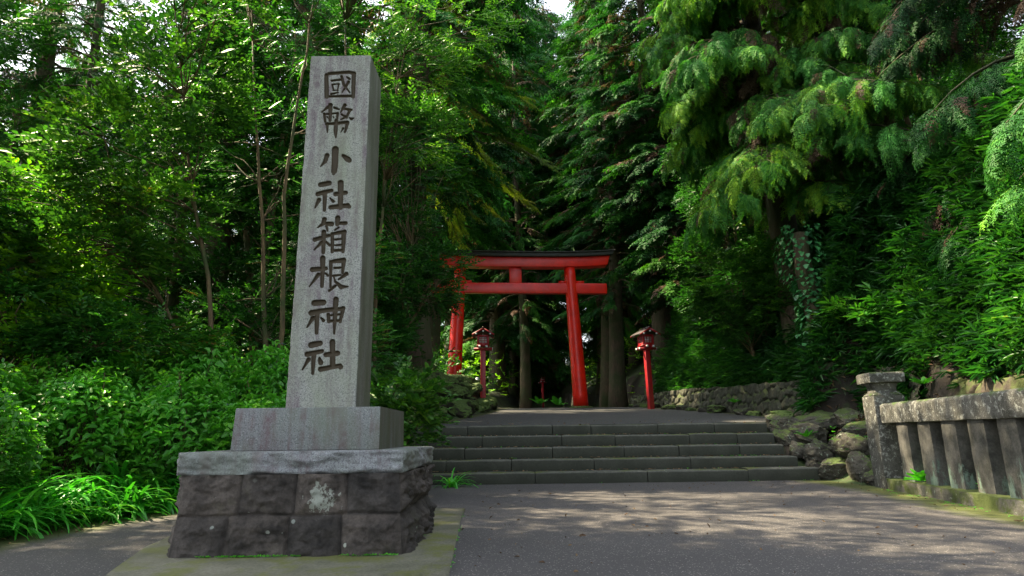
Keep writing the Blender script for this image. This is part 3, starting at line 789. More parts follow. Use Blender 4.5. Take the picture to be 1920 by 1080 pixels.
# local frame: x runs along the fence towards the camera, y away from the road is +
def rstone(name, x0, x1, y0, y1, z0, z1, mat, res=.035, amp=.006, prof=None, parent=fen, sd=0):
    mb = MB()
    nx, ny, nz = [max(2, int(d / res) + 1) for d in (x1 - x0, y1 - y0, z1 - z0)]
    def put(f, na, nb, flip):
        a, b = np.meshgrid(np.linspace(0, 1, na), np.linspace(0, 1, nb), indexing='ij')
        p = f(a, b)
        c = np.array([(x0 + x1) / 2, (y0 + y1) / 2, (z0 + z1) / 2])
        n1 = fbm(p * 6 + sd, 4, .55); n2 = fbm(p * 6 + 40 + sd, 4, .55); n3 = fbm(p * 6 + 80 + sd, 4, .55)
        # round the edges a little
        h = np.array([(x1 - x0), (y1 - y0), (z1 - z0)]) / 2
        q = (p - c); s = np.sign(q); g = h - np.abs(q)
        near = np.sort(g, -1)[..., 1]
        sh = .005 * np.exp(-near / .008)
        p = p - (s * (g < .012)) * sh[..., None] + np.stack([n1, n2, n3], -1) * amp
        if prof is not None: p = prof(p)
        i = grid_idx(na, nb); mb.add(p, i[:, ::-1] if flip else i)
    S3 = lambda X_, Y_, Z_: np.stack(np.broadcast_arrays(X_, Y_, Z_), -1).astype(float)
    put(lambda a, b: S3(x0 + (x1 - x0) * a, y0, z0 + (z1 - z0) * b), nx, nz, False)
    put(lambda a, b: S3(x0 + (x1 - x0) * a, y1, z0 + (z1 - z0) * b), nx, nz, True)
    put(lambda a, b: S3(x0, y0 + (y1 - y0) * a, z0 + (z1 - z0) * b), ny, nz, True)
    put(lambda a, b: S3(x1, y0 + (y1 - y0) * a, z0 + (z1 - z0) * b), ny, nz, False)
    put(lambda a, b: S3(x0 + (x1 - x0) * a, y0 + (y1 - y0) * b, z1), nx, ny, False)
    put(lambda a, b: S3(x0 + (x1 - x0) * a, y0 + (y1 - y0) * b, z0), nx, ny, True)
    return link(name, mb.mesh(name, False), mat, parent)
def railprof(p):
    t = np.clip((p[..., 2] - 1.145) / .03, 0, 1)
    q = p.copy(); q[..., 1] = .17 + (p[..., 1] - .17) * (1 - .22 * t); return q
rstone("rail", .02, 4.6, .015, .325, .90, 1.175, MT['fence'], .03, .010, railprof)
post = rstone("end_post", -.44, -.005, -.035, .385, -.05, 1.30, MT['fence'], .03, .010, sd=3)
def neck(p):
    c = np.array([-.222, .175]); t = (p[..., 2] - 1.30) / .2
    k = np.where(t < .25, .98 - .22 * np.clip(t / .25, 0, 1), .70 + .16 * np.clip((t - .6) / .4, 0, 1))
    q = p.copy(); q[..., :2] = c + (p[..., :2] - c) * k[..., None]; return q
rstone("post_neck", -.44, -.005, -.035, .385, 1.30, 1.485, MT['fence'], .025, .005, neck, post, 5)
def capf(p):
    c = np.array([-.222, .175]); t = np.clip((p[..., 2] - 1.615) / .03, 0, 1)
    q = p.copy(); q[..., :2] = c + (p[..., :2] - c) * (1 - .10 * t)[..., None]; return q
rstone("post_cap", -.475, .03, -.07, .42, 1.482, 1.635, MT['fence'], .025, .006, capf, post, 7)
for k, yb in enumerate([8.82, 8.21, 7.62, 7.05, 6.50, 5.97, 5.42, 4.86]):
    s0 = (FA[1] - yb) / -FD[1]
    rstone("baluster", s0, s0 + .33, .055, .285, .13, .905, MT['baluster'], .05, .006, sd=k * 7)
rstone("kerb", .01, 4.6, -.035, .40, -.08, .145, MT['kerb'], .04, .014, sd=9)

# ------------------------------------------------------------------ masonry wall (irregular fitted stones)
def stone_wall(path, hts, name, mat, label, sz=.30, bulge=.06, seed=1, res=.022, lean=.18):
    r_ = np.random.default_rng(seed)
    P = np.array(path, float); seg = np.linalg.norm(np.diff(P, axis=0), axis=1); cum = np.r_[0, np.cumsum(seg)]; L = cum[-1]
    nl = int(L / res); s = np.linspace(0, L, nl)
    px = np.interp(s, cum, P[:, 0]); py = np.interp(s, cum, P[:, 1])
    k = 25; ker = np.ones(k) / k
    px[k:-k] = np.convolve(px, ker, 'same')[k:-k]; py[k:-k] = np.convolve(py, ker, 'same')[k:-k]
    tx, ty = np.gradient(px), np.gradient(py); l = np.hypot(tx, ty); nx, ny = -ty / l, tx / l
    hb = np.interp(s, cum, [h[0] for h in hts]); ht = np.interp(s, cum, [h[1] for h in hts])
    ht = ht + .05 * fbm(np.stack([s * 2.5, s * 0, s * 0], -1), 3)
    H = (ht - hb).max(); nz = int(H / res)
    t = np.linspace(0, 1, nz)
    SS, TT = np.meshgrid(s, t, indexing='ij')
    ZZ = hb[:, None] + (ht - hb)[:, None] * TT
    # seeds
    sx, sz_ = [], []
    zlo, zhi = hb.min() - .3, ht.max() + .3
    rows = int((zhi - zlo) / (sz * .85)) + 1
    for i in range(rows):
        for j in range(int(L / sz) + 3):
            sx.append((j + .5 * (i % 2) + r_.uniform(-.33, .33)) * sz - sz); sz_.append(zlo + (i + r_.uniform(-.33, .33)) * sz * .85)
    sx, sz_ = np.array(sx), np.array(sz_); sh = r_.uniform(.4, 1.1, len(sx))
    D = np.zeros(SS.shape); HH = np.zeros(SS.shape)
    wx = SS + .05 * fbm(np.stack([SS * 4, ZZ * 4, SS * 0], -1), 3); wz = ZZ + .05 * fbm(np.stack([SS * 4, ZZ * 4, SS * 0 + 9], -1), 3)
    for i in range(nl):
        near = np.where(np.abs(sx - s[i]) < sz * 2.2)[0]
        d = np.hypot(wx[i][:, None] - sx[near][None], wz[i][:, None] - sz_[near][None])
        o = np.argsort(d, axis=1)[:, :2]
        d1 = np.take_along_axis(d, o[:, :1], 1)[:, 0]; d2 = np.take_along_axis(d, o[:, 1:2], 1)[:, 0]
        D[i] = d2 - d1; HH[i] = sh[near][o[:, 0]]
    disp = bulge * HH * sstep(0, .13, D) + .016 * fbm(np.stack([SS * 9, ZZ * 9, SS * 0], -1), 5, .6) - .035 * (1 - sstep(0, .02, D))
    X_ = px[:, None] + nx[:, None] * (disp - lean * (ZZ - hb[:, None])); Y_ = py[:, None] + ny[:, None] * (disp - lean * (ZZ - hb[:, None]))
    mb = MB(); mb.add(np.stack([X_, Y_, ZZ], -1), grid_idx(nl, nz)[:, ::-1])
    # top going back into the bank
    bx, by = px - nx * .75, py - ny * .75
    top = np.stack([np.stack([X_[:, -1], Y_[:, -1], ZZ[:, -1]], -1), np.stack([bx, by, ZZ[:, -1] - .25], -1)], 1)
    mb.add(top, grid_idx(nl, 2)[:, ::-1])
    o = link(name, mb.mesh(name, True), mat); tag(o, label, "wall")
    return o
wp = [(6.50, 10.45), (6.62, 10.9), (6.85, 11.8), (6.55, 13.2), (6.28, 14.2), (6.22, 17), (5.95, 20), (5.65, 24), (5.35, 29)]
stone_wall(wp, [(.3, 1.55), (.55, 1.85), (.75, 1.97), (.9, 1.95), (1.0, 1.93), (1.2, 2.05), (1.4, 2.2), (1.65, 2.35), (1.9, 2.5)], "stone_wall", MT['wall'], "low retaining wall of mossy fitted stones right of the path and steps", .33, .07, 2)
stone_wall([(5.35, 2.5), (5.62, 4.5), (5.80, 6), (6.0, 7.5), (6.15, 9.0), (6.35, 9.9), (6.75, 10.8)], [(.05, 1.3), (.05, 1.36), (.05, 1.4), (.05, 1.42), (.05, 1.5), (.2, 1.6), (.4, 1.75)], "stone_bank", MT['bank'], "mossy earth covered stone bank behind the stone fence", .38, .11, 5, .025, .32)

# ------------------------------------------------------------------ boulders
def boulder_mesh(seed, sub=4):
    import bmesh
    bm = bmesh.new(); bmesh.ops.create_icosphere(bm, subdivisions=5, radius=1.0)
    r_ = np.random.default_rng(seed); pl = []
    for k in range(14):
        n = r_.normal(size=3); n /= np.linalg.norm(n); pl.append((n, r_.uniform(.55, .85)))
    co = np.array([v.co[:] for v in bm.verts])
    for n, d in pl:
        t = co @ n; over = np.clip(t - d, 0, None); co = co - n[None] * over[:, None] * .88
    n_ = fbm(co * 2.2 + seed * 3.1, 5, .6); rr = 1 + .22 * n_ + .11 * fbm(co * 6 + seed, 5, .65) - .12 * np.exp(-np.abs(fbm(co * 3.1 + seed * 2, 3)) / .04)
    co = co * rr[:, None]
    for v, c in zip(bm.verts, co): v.co = c
    me = bpy.data.meshes.new("boulder"); bm.to_mesh(me); bm.free()
    me.polygons.foreach_set("use_smooth", np.ones(len(me.polygons), bool))
    return me
bms = [boulder_mesh(s) for s in (1, 2, 3, 4, 5)]
bms2 = [m.copy() for m in bms]
for m_ in bms: m_.materials.append(MT['boulder'])
for m_ in bms2: m_.materials.append(MT['mossrock'])
def rock(x, y, z, sx, sy, sz, rz, k, label, group, moss=False, tilt=(0, 0), name="boulder"):
    o = link(name, (bms2 if moss else bms)[k % 5], None, None, (x, y, z), (tilt[0], tilt[1], rz), (sx, sy, sz))
    return tag(o, label, "rock", group)
G1 = "rocks piled at the right end of the steps"
for a in [
 (5.42, 11.05, .16, .34, .26, .22, .3, 0, "dark squat rock at the foot of the pile touching the lowest step"),
 (5.62, 10.45, .20, .40, .30, .26, 1.1, 1, "wide brown rock low in the pile, left of the fence end post"),
 (5.40, 11.45, .42, .34, .26, .24, .7, 2, "mossy rock beside the second step"),
 (5.85, 10.9, .48, .46, .30, .28, 2.2, 3, "slanting grey rock in the middle of the pile"),
 (5.50, 11.95, .68, .40, .30, .22, 2.8, 4, "long lichened rock beside the third step"),
 (6.15, 11.45, .72, .46, .34, .26, .2, 0, "pale flat rock below the stone wall above the fence end post"),
 (5.35, 12.35, .86, .30, .30, .24, 1.7, 1, "upright craggy rock at the right end of the top step"),
 (5.85, 12.35, .98, .50, .30, .18, .1, 2, "long pale ledge rock lying against the foot of the wall"),
 (6.25, 10.25, .55, .40, .34, .30, .9, 3, "brown rock wedged between the end post and the wall"),
 (5.18, 12.75, 1.0, .22, .18, .12, .4, 4, "small flat stone on the path edge beside the top step"),
 (5.55, 9.95, .10, .30, .20, .13, .6, 2, "small dark stone at the foot of the fence end post"),
 (6.45, 12.2, .98, .40, .28, .24, .6, 3, "rounded rock against the wall behind the ledge rock"),
 (5.24, 11.30, .22, .20, .20, .18, .3, 1, "small dark rock touching the end of the second step"),
 (5.16, 11.68, .45, .22, .22, .18, 1.9, 2, "small craggy rock touching the end of the third step"),
 (5.14, 12.05, .66, .22, .22, .20, 2.9, 0, "small mossy rock touching the end of the fourth step"),
 (5.20, 12.45, .84, .24, .22, .18, .9, 3, "small grey rock touching the end of the top step"),
]: rock(a[0], a[1], a[2], a[3] * 1.12, a[4] * 1.12, a[5] * 1.12, a[6], a[7], a[8], G1, tilt=(.25, -.2))
r_ = np.random.default_rng(21)
G2 = "moss covered rocks along the left edge of the path"
k = 0
for row in range(4):
    yy = 12.9
    while yy < 27:
        s = r_.uniform(.24, .46)
        x = Lx(yy) - .25 - row * .40 + r_.uniform(-.1, .1)
        z = Ts(x, yy) + .05 + r_.uniform(-.04, .06)
        rock(x, yy, z, s * 1.3, s, s * .7, r_.uniform(0, 6.28), k, "moss covered rock in the low mossy bank along the left edge of the path", G2, True, (r_.uniform(-.3, .3), r_.uniform(-.3, .3)))
        yy += s * r_.uniform(1.7, 2.3); k += 1
G3 = "rounded mossy stones at the foot of the stone wall"
for k, yy in enumerate([13.6, 14.5, 15.9, 16.6, 18.2, 19.0, 20.3, 21.4, 22.2, 24.5, 25.5, 26.3, 27.5]):
    s = r_.uniform(.14, .30)
    rock(Rx(yy) - .12 - r_.uniform(0, .15), yy, float(U(yy)) + s * .18, s * 1.4, s, s * .6, r_.uniform(0, 6), k, "rounded mossy stone lying at the foot of the wall on the right path edge", G3, k % 2 == 0)

# ------------------------------------------------------------------ foliage templates
def leafpoly(L, w, fold=.18, droop=.12, wide=.42):
    """8-vertex leaf along +x: folded along its midrib, tip bent down"""
    v = np.array([(0, 0, 0), (wide * L, -w / 2, fold * w), (.78 * L, -w * .30, fold * w * .6 - droop * L * .5), (L, 0, -droop * L),
                  (.78 * L, w * .30, fold * w * .6 - droop * L * .5), (wide * L, w / 2, fold * w)], float)
    return v, np.array([(0, 1, 2, 3), (0, 3, 4, 5)])
def strapleaf(L, w, bend, n=6):
    t = np.linspace(0, 1, n); a = bend * t
    x = np.cumsum(np.r_[0, np.cos((a[1:] + a[:-1]) / 2)]) * L / (n - 1); z = -np.cumsum(np.r_[0, np.sin((a[1:] + a[:-1]) / 2)]) * L / (n - 1)
    ww = w * np.array([.7, 1, 1, .95, .7, .08])[:n] / 2 if n == 6 else w / 2 * np.sin(np.pi * np.clip(t * .9 + .1, 0, 1)) + .0005
    v = np.concatenate([np.stack([x, -ww, z], -1), np.stack([x, 0 * ww, z - w * .12], -1), np.stack([x, ww, z], -1)])
    q = [(i, i + 1, n + i + 1, n + i) for i in range(n - 1)] + [(n + i, n + i + 1, 2 * n + i + 1, 2 * n + i) for i in range(n - 1)]
    return v, np.array(q)
def rotm(rx=0, ry=0, rz=0):
    return np.array(Matrix.Rotation(rz, 3, 'Z') @ Matrix.Rotation(ry, 3, 'Y') @ Matrix.Rotation(rx, 3, 'X'))

def spray_broad(seed, n=9, L=.085, w=.040, tw=.30, pair=False, up=.2):
    r = np.random.default_rng(seed); mb = MB()
    for i in range(n):
        t = (i + .6) / n if i < n - 1 else 1.0
        pos = np.array([tw * t, 0, .05 * tw * math.sin(t * 3) - .12 * tw * t * t])
        side = 1 if i % 2 else -1
        ang = side * r.uniform(.7, 1.2) if i < n - 1 else r.uniform(-.3, .3)
        l = L * r.uniform(.75, 1.15)
        v, q = leafpoly(l, w * r.uniform(.85, 1.1) * l / L, r.uniform(.1, .35), r.uniform(0, .25))
        M_ = rotm(r.uniform(-.5, .5), r.uniform(-.35, .35) - up * .5, ang)
        mb.add(v @ M_.T + pos, q, None, r.uniform(0, 1))
    # the twig itself, a slim three-sided stem
    mb.add([(0, -.002, 0), (0, .002, 0), (tw * .95, 0, -.10 * tw), (tw * .5, 0, .03 * tw)], None, [(0, 1, 3), (1, 2, 3), (0, 3, 2)], .985)
    return mb.arrays()
def spray_rosette(seed, n=3, L=.13, w=.072):
    """hydrangea stem tip: crossed pairs of large ovate leaves"""
    r = np.random.default_rng(seed); mb = MB()
    for k in range(n):
        for s in (0, math.pi):
            l = L * (1.0 - .22 * k) * r.uniform(.85, 1.1)
            v, q = leafpoly(l, w * l / L * r.uniform(.9, 1.1), .22, r.uniform(.1, .3), .40)
            v[:, 0] += .018
            M_ = rotm(r.uniform(-.25, .25), -(.05 + .22 * k) + r.uniform(-.15, .15), s + k * math.pi / 2 + r.uniform(-.25, .25))
            mb.add(v @ M_.T + np.array([0, 0, -.07 + .045 * k]), q, None, r.uniform(0, 1) * .6 + .15 * k)
    tt = np.linspace(-.30, 0, 3)
    mb.add([(-.003, 0, -.35), (.003, 0, -.35), (0, .004, -.35), (0, 0, .03)], None, [(0, 1, 3), (1, 2, 3), (2, 0, 3)], .1)
    return mb.arrays()
def spray_cedar(seed, L=.55, nb=9, bl=.20, seg=5, nl=.030, droop=.5, fine=True):
    """cedar frond: axis along +x bending down, side cords set with short needles"""
    r = np.random.default_rng(seed); mb = MB()
    def cord(p0, d, l, sgs, rv):
        d = d / np.linalg.norm(d); up = np.array([0, 0, 1.0]); sd = np.cross(d, up); sd /= np.linalg.norm(sd) + 1e-9
        V = []; Tt = []
        p = p0.copy(); step = l / sgs; k = 0
        for i in range(sgs):
            d = d + np.array([0, 0, -.16]); d /= np.linalg.norm(d)
            taper = 1 - .5 * i / sgs
            a = nl * taper * r.uniform(.8, 1.2)
            jig = r.normal(0, .25, 3) * a
            V += [p, p + d * step * 1.02, p + d * step * 1.25 + sd * a * .8 + jig, p + d * step * 1.25 - sd * a * .8 - jig]
            Tt += [(k, k + 1, k + 2), (k, k + 1, k + 3)]
            k += 4; p = p + d * step
        mb.add(np.array(V), None, Tt, rv)
    base = r.uniform(0, 1)
    ax = np.array([0., 0, 0]); d = np.array([1., 0, .05])
    for i in range(nb):
        t = i / (nb - 1)
        d = d + np.array([0, 0, -droop / nb]); d /= np.linalg.norm(d)
        ax = ax + d * L / nb
        for s in (-1, 1):
            ll = bl * (1.05 - .6 * t) * r.uniform(.75, 1.15)
            dd_ = d * 1.0 + np.array([0, s * r.uniform(.7, 1.1), r.uniform(-.25, .1)])
            cord(ax, dd_, ll, seg, r.uniform(-.5, .5))
    cord(ax, d, bl * .7, seg, r.uniform(-.5, .5))
    return mb.arrays()
def spray_sasa(seed, n=7, L=.20, w=.026):
    r = np.random.default_rng(seed); mb = MB()
    for i in range(n):
        l = L * r.uniform(.7, 1.15)
        v, q = leafpoly(l, w * r.uniform(.85, 1.2), .2, r.uniform(.05, .4), .35)
        M_ = rotm(r.uniform(-.6, .6), r.uniform(-.3, .5), r.uniform(-1.1, 1.1))
        mb.add(v @ M_.T + np.array([i * .022, 0, 0]), q, None, r.uniform(0, 1))
    mb.add([(-.45, -.002, -.10), (-.45, .002, -.10), (.12, 0, 0)], None, [(0, 1, 2)], .7)
    return mb.arrays()
def bank(fn, count, s0=0, **kw): return [fn(s0 + i, **kw) for i in range(count)]
SP = {
 'cam': bank(spray_broad, 5, 1),
 'camfar': bank(spray_broad, 4, 30, n=7, L=.13, w=.065, tw=.36),
 'round': bank(spray_broad, 4, 60, n=10, L=.10, w=.058, tw=.36, up=.5),
 'oblong': bank(spray_broad, 4, 80, n=11, L=.13, w=.038, tw=.22, up=.3),
 'hyd': bank(spray_rosette, 5, 1),
 'ced': bank(spray_cedar, 4, 1),
 'cedfar': bank(spray_cedar, 4, 40, L=.9, nb=7, bl=.38, seg=3, nl=.075, droop=.5),
 'cedhang': bank(spray_cedar, 5, 60, L=.60, nb=8, bl=.25, seg=5, nl=.042, droop=.85),
 'sasa': bank(spray_sasa, 5, 1),
}
def frames(dirs, roll=None, ups=None):
    """orthonormal frames with x along dirs and z as near to up as possible"""
    d = dirs / (np.linalg.norm(dirs, axis=1, keepdims=True) + 1e-9)
    up = np.tile([0, 0, 1.0], (len(d), 1)) if ups is None else ups
    up = up + 1e-3
    s = np.cross(up, d); s /= (np.linalg.norm(s, axis=1, keepdims=True) + 1e-9)
    u = np.cross(d, s)
    if roll is not None:
        c, sn = np.cos(roll)[:, None], np.sin(roll)[:, None]
        s, u = s * c + u * sn, -s * sn + u * c
    return np.stack([d, s, u], -1)
def scatter(mb, key, P, R, sc, rsp, r, spread=.55):
    """put sprays of one kind at points P with frames R"""
    T_ = SP[key]; which = r.integers(0, len(T_), len(P))
    for k, (v, q, t, rv) in enumerate(T_):
        m = np.where(which == k)[0]
        if not len(m): continue
        VV = np.einsum('nij,vj->nvi', R[m], v) * sc[m][:, None, None] + P[m][:, None, :]
        off = (np.arange(len(m)) * len(v))[:, None, None]
        if spread < .2:
            rr = np.where(rsp[m][:, None] > .92, rsp[m][:, None], np.clip(rsp[m][:, None] + rv[None, :] * .45, 0, .82))
        else: rr = np.clip(rsp[m][:, None] * (1 - spread) + rv[None, :] * spread, 0, 1)
        mb.add(VV.reshape(-1, 3), (q[None] + off).reshape(-1, 4) if len(q) else None, (t[None] + off).reshape(-1, 3) if len(t) else None, rr.ravel())

def unit(v): return v / (np.linalg.norm(v, axis=-1, keepdims=True) + 1e-9)

def cedar_tree(seed, H, cb, rmax, nbr, key, r0=.32, fscale=1.0, dens=5.0, droop=.45, base_len=.55, hang=.6, brown=.1, trunkbase=-.6):
    """returns trunk mesh and crown mesh of a Japanese cedar"""
    r = np.random.default_rng(seed)
    tb = MB()
    zz = np.linspace(trunkbase, H, 14); t = np.clip(zz / H, 0, 1)
    wob = np.stack([.12 * np.sin(zz * .31 + seed), .12 * np.cos(zz * .27 + seed * 2), 0 * zz], -1)
    tube(tb, np.stack([0 * zz, 0 * zz, zz], -1) + wob, r0 * (1 - .82 * t) * (1 + .35 * np.exp(-np.clip(zz, 0, 99) * 1.5)), 14)
    P, D, SC, RS = [], [], [], []
    for k in range(nbr):
        f = (k + r.uniform(0, 1)) / nbr
        z = cb + (H - cb) * f
        ln = rmax * (base_len + (1 - base_len) * math.sin(min(1, f * 2.2) * math.pi / 2)) * (1 - max(0, f - .25) / .75 * .92) * r.uniform(.65, 1.12)
        az = k * 2.39996 + r.uniform(-.35, .35)
        dh = np.array([math.cos(az), math.sin(az), 0]); sd = np.array([-dh[1], dh[0], 0])
        up0 = r.uniform(.0, .25)
        ts = np.linspace(0, 1, 6)
        c0 = np.array([0.12 * math.sin(z * .31 + seed), .12 * math.cos(z * .27 + seed * 2), z])
        curve = c0 + ln * (ts[:, None] * dh + (up0 * ts - droop * ts ** 2)[:, None] * np.array([0, 0, 1]) + (r.uniform(-.12, .12) * ts ** 2)[:, None] * sd)
        tube(tb, curve, np.linspace(.022 + .012 * ln, .006, 6), 4)
        nf = max(5, int(ln * dens))
        tt = r.uniform(.22, 1.0, nf) ** .8
        pos = np.stack([np.interp(tt, ts, curve[:, j]) for j in range(3)], -1)
        side = r.choice([-1, 1], nf) * r.uniform(.1, 1.1, nf) * (1 - tt * .4)
        dr_ = dh[None] * (.35 + tt[:, None]) + sd[None] * side[:, None] + np.array([0, 0, -1])[None] * r.uniform(.1, 1.0, nf)[:, None] * hang
        P.append(pos); D.append(dr_); SC.append(r.uniform(.7, 1.25, nf) * fscale)
        b = np.full(nf, r.uniform(0, .75)) + r.uniform(-.15, .15, nf)
        b = np.where((tt < .45) & (r.uniform(0, 1, nf) < brown * 4), 1.0, b)
        b = np.where(r.uniform(0, 1, nf) < brown * .5, 1.0, b)
        RS.append(b)
    P = np.concatenate(P); D = np.concatenate(D); SC = np.concatenate(SC); RS = np.clip(np.concatenate(RS), 0, 1)
    cm = MB(); scatter(cm, key, P, frames(unit(D), r.uniform(-.7, .7, len(P))), SC, RS, r, .12)
    return tb.mesh("trunk", True), cm.mesh("crown")

def broad_tree(seed, stems, blobs, key, nspray, scale=1.0, twigs=90, shell=.55, stem_r=.05, flat=.5, hyd=False, thick=1.0):
    """stems: list of polylines [(x,y,z)...]; blobs: (cx,cy,cz, rx,ry,rz, weight)"""
    r = np.random.default_rng(seed); tb = MB(); allp = []
    for st_ in stems:
        st_ = np.array(st_, float); n = max(8, len(st_) * 4); c = np.r_[0, np.cumsum(np.linalg.norm(np.diff(st_, axis=0), axis=1))]
        s = np.linspace(0, c[-1], n); p = np.stack([np.interp(s, c, st_[:, j]) for j in range(3)], -1)
        p = p + .05 * np.stack([fbm(p * 1.3 + seed, 2), fbm(p * 1.3 + 50 + seed, 2), 0 * p[:, 0]], -1)
        tube(tb, p, np.linspace(stem_r, stem_r * .22, n) * thick, 7); allp.append(p)
    allp = np.concatenate(allp)
    Bl = np.array(blobs, float); w = Bl[:, 6] / Bl[:, 6].sum()
    which = r.choice(len(Bl), nspray, p=w)
    u_ = r.normal(size=(nspray, 3)); u_ = unit(u_)
    rad = shell + (1 - shell) * r.uniform(0, 1, nspray) ** .7
    # clump: quantise towards sub-centres
    sub = unit(r.normal(size=(len(Bl) * 14, 3))); sid = r.integers(0, 14, nspray) + which * 14
    dirv = unit(u_ * .55 + sub[sid])
    C_ = Bl[which, :3]; RR = Bl[which, 3:6]
    P = C_ + dirv * RR * rad[:, None]
    ctr = C_ - np.array([0, 0, 1.0]) * RR[:, 2:3] * .3
    D = unit(P - ctr) + r.normal(0, .45, (nspray, 3)); D[:, 2] = D[:, 2] * flat - .05
    cm = MB(); rs_ = np.clip(.5 + .25 * fbm(P * 1.1 + seed * 3, 2) * 2 + r.normal(0, .12, nspray), 0, 1)
    scatter(cm, key, P, frames(unit(D), r.uniform(-.4, .4, nspray)), r.uniform(.75, 1.2, nspray) * scale, rs_, r, .5)
    for k in range(twigs):
        j = r.integers(0, nspray); tip = P[j]
        d = np.linalg.norm((allp - tip) * np.array([1, 1, .8]) + np.array([0, 0, .5]), axis=1); b = allp[np.argmin(d + r.uniform(0, .6, len(d)))]
        if np.linalg.norm(tip - b) > 4: continue
        ts = np.linspace(0, 1, 6)[:, None]
        mid = b * (1 - ts) + tip * ts + np.array([0, 0, 1]) * (.18 * np.linalg.norm(tip - b) * ts * (1 - ts)) + .10 * np.sin(ts * 6 + k) * r.normal(0, 1, 3) * ts * (1 - ts) * 2
        tube(tb, mid, np.linspace(.016, .004, 6) * thick, 4)
    return tb.mesh("trunk", True), cm.mesh("crown")

def put_tree(name, meshes, mats, loc, rz=0, s=1.0, label=None, group=None, cat="tree", parts=("trunk", "crown"), tilt=(0, 0)):
    o = empty(name, loc, rz, label, cat, group); o.rotation_euler = (tilt[0], tilt[1], rz); o.scale = (s, s, s) if np.isscalar(s) else s
    for me, mt, pn in zip(meshes, mats, parts): link(pn, me, mt, o)
    return o
TW, BK = MT['twig'], MT['bark']

# ---- far and middle cedars (shared meshes)
far_a = cedar_tree(101, 24, 2.5, 4.4, 150, 'cedfar', .42, 1.25, 6, .5)
far_b = cedar_tree(102, 22, 1.5, 3.8, 150, 'cedfar', .38, 1.25, 6, .6)
far_c = cedar_tree(103, 26, 7.0, 4.6, 130, 'cedfar', .48, 1.3, 6, .45)
mid_a = cedar_tree(104, 22, 5.0, 4.2, 150, 'ced', .42, 1.15, 7.5, .5, hang=.8)
mid_b = cedar_tree(105, 18, 3.2, 2.3, 120, 'ced', .21, 1.1, 8.0, .6, hang=.9)
for pr in (far_a, far_b, far_c, mid_a, mid_b): pr[0].materials.append(BK); pr[1].materials.append(MT['cedar'])

r_ = np.random.default_rng(77)
GF = "cedars of the wood beyond the red gate"
spots = []
def free(x, y, dmin, lst): return all((x - a) ** 2 + (y - b) ** 2 > dmin ** 2 for a, b in lst)
# wood behind: rows by distance
for y, x0, x1, n in ((36, -26, 30, 13), (44, -34, 38, 14), (54, -44, 48, 15), (66, -54, 60, 15)):
    for k in range(n):
        x = x0 + (x1 - x0) * (k + r_.uniform(.1, .9)) / n; yy = y + r_.uniform(-3, 3)
        if yy < 60 and 1.2 < x < 4.4: continue
        if yy < 40 and -2 < x < 5: continue
        if yy < 50 and -24 < x < -4.8: continue            # a sunlit clearing left of the path beyond the gate
        if free(x, yy, 2.4, spots): spots.append((x, yy))
for k, (x, y) in enumerate(spots):
    pr = (far_a, far_b, far_c)[k % 3]
    put_tree("cedar_tree", pr, (BK, None), (x, y, Ts(x, y) - .2), r_.uniform(0, 6.28), r_.uniform(.85, 1.15), "tall dark cedar in the dense wood far behind the red gate", GF)
# closer cedars, each told by its place
for a in [
 (far_c, -3.15, 20.0, .3, 1.05, "thick brown cedar trunk rising left of the red gate, behind the dark shrubs"),
 (mid_a, 5.2, 31.0, 1.3, 1.0, "straight cedar trunk just right of the red gate's right leg"),
 (far_c, 7.2, 29.5, 2.1, 1.0, "cedar trunk behind the right lantern, first from the gate"),
 (far_a, 8.6, 27.0, 4.0, .95, "slim cedar behind the right lantern, nearer the bank shrub"),
 (mid_b, .5, 37.5, 2.0, 1.55, "green cedar with foliage to the ground standing in the middle of the gate opening"),
 (far_c, 6.3, 43.0, 5.0, 1.2, "dark cedar trunk far behind the red gate's right leg"),
 (far_a, -.9, 41.5, 3.0, 1.35, "dark cedar in the gate opening beyond the small distant lantern, left of it"),
 (far_c, 5.6, 36.5, 3.0, 1.1, "cedar behind the gate between its right leg and the right lantern"),
 (far_b, 2.6, 66.0, .6, 2.1, "broad tall cedar at the very back filling the gap above the path"),
 (far_c, 4.6, 70.0, 1.6, 1.8, "huge cedar at the very back, its crown closing the sky above the path"),
 (far_c, .5, 50.0, 4.6, 1.5, "very tall cedar far behind the gate opening, its crown above the gate's centre"),
 (far_c, -4.4, 33.0, 3.6, 1.1, "cedar rising behind the red gate's left leg"),
 (mid_b, -7.4, 15.3, .7, 1.5, "very tall cedar rising out of the picture behind the leaning broadleaf tree"),
 (mid_b, -10.6, 14.2, 2.2, .85, "tall dark cedar standing at the top left with brown dead sprays"),
 (mid_a, -14.5, 17.5, 4.4, .9, "cedar at the far left edge behind the other left cedar"),
 (far_a, -10, 30.0, 4.4, .95, "dark cedar behind the left shrubs, third row"),
 (mid_a, 11.5, 22.0, 5.4, .9, "dark cedar on the right bank behind the big drooping cedar"),
]:
    pr, x, y, rz, s, lb = a
    if lb is None: continue
    put_tree("cedar_tree", pr, (BK, None), (x, y, Ts(x, y) - .2), rz, s, lb, None)

# gold-green cedar above the gate, its sunlit look put into the needle colour
gold = cedar_tree(120, 19, 7.3, 5.4, 80, 'ced', .26, 1.25, 7.5, .55, hang=.7, brown=0.02)
put_tree("cedar_tree", gold, (BK, MT['cedar_sun']), (-3.6, 22.6, Ts(-3.6, 22.6) - .3), .4, 1.0, "yellow green cedar above the red gate, sunlight painted into its needles")

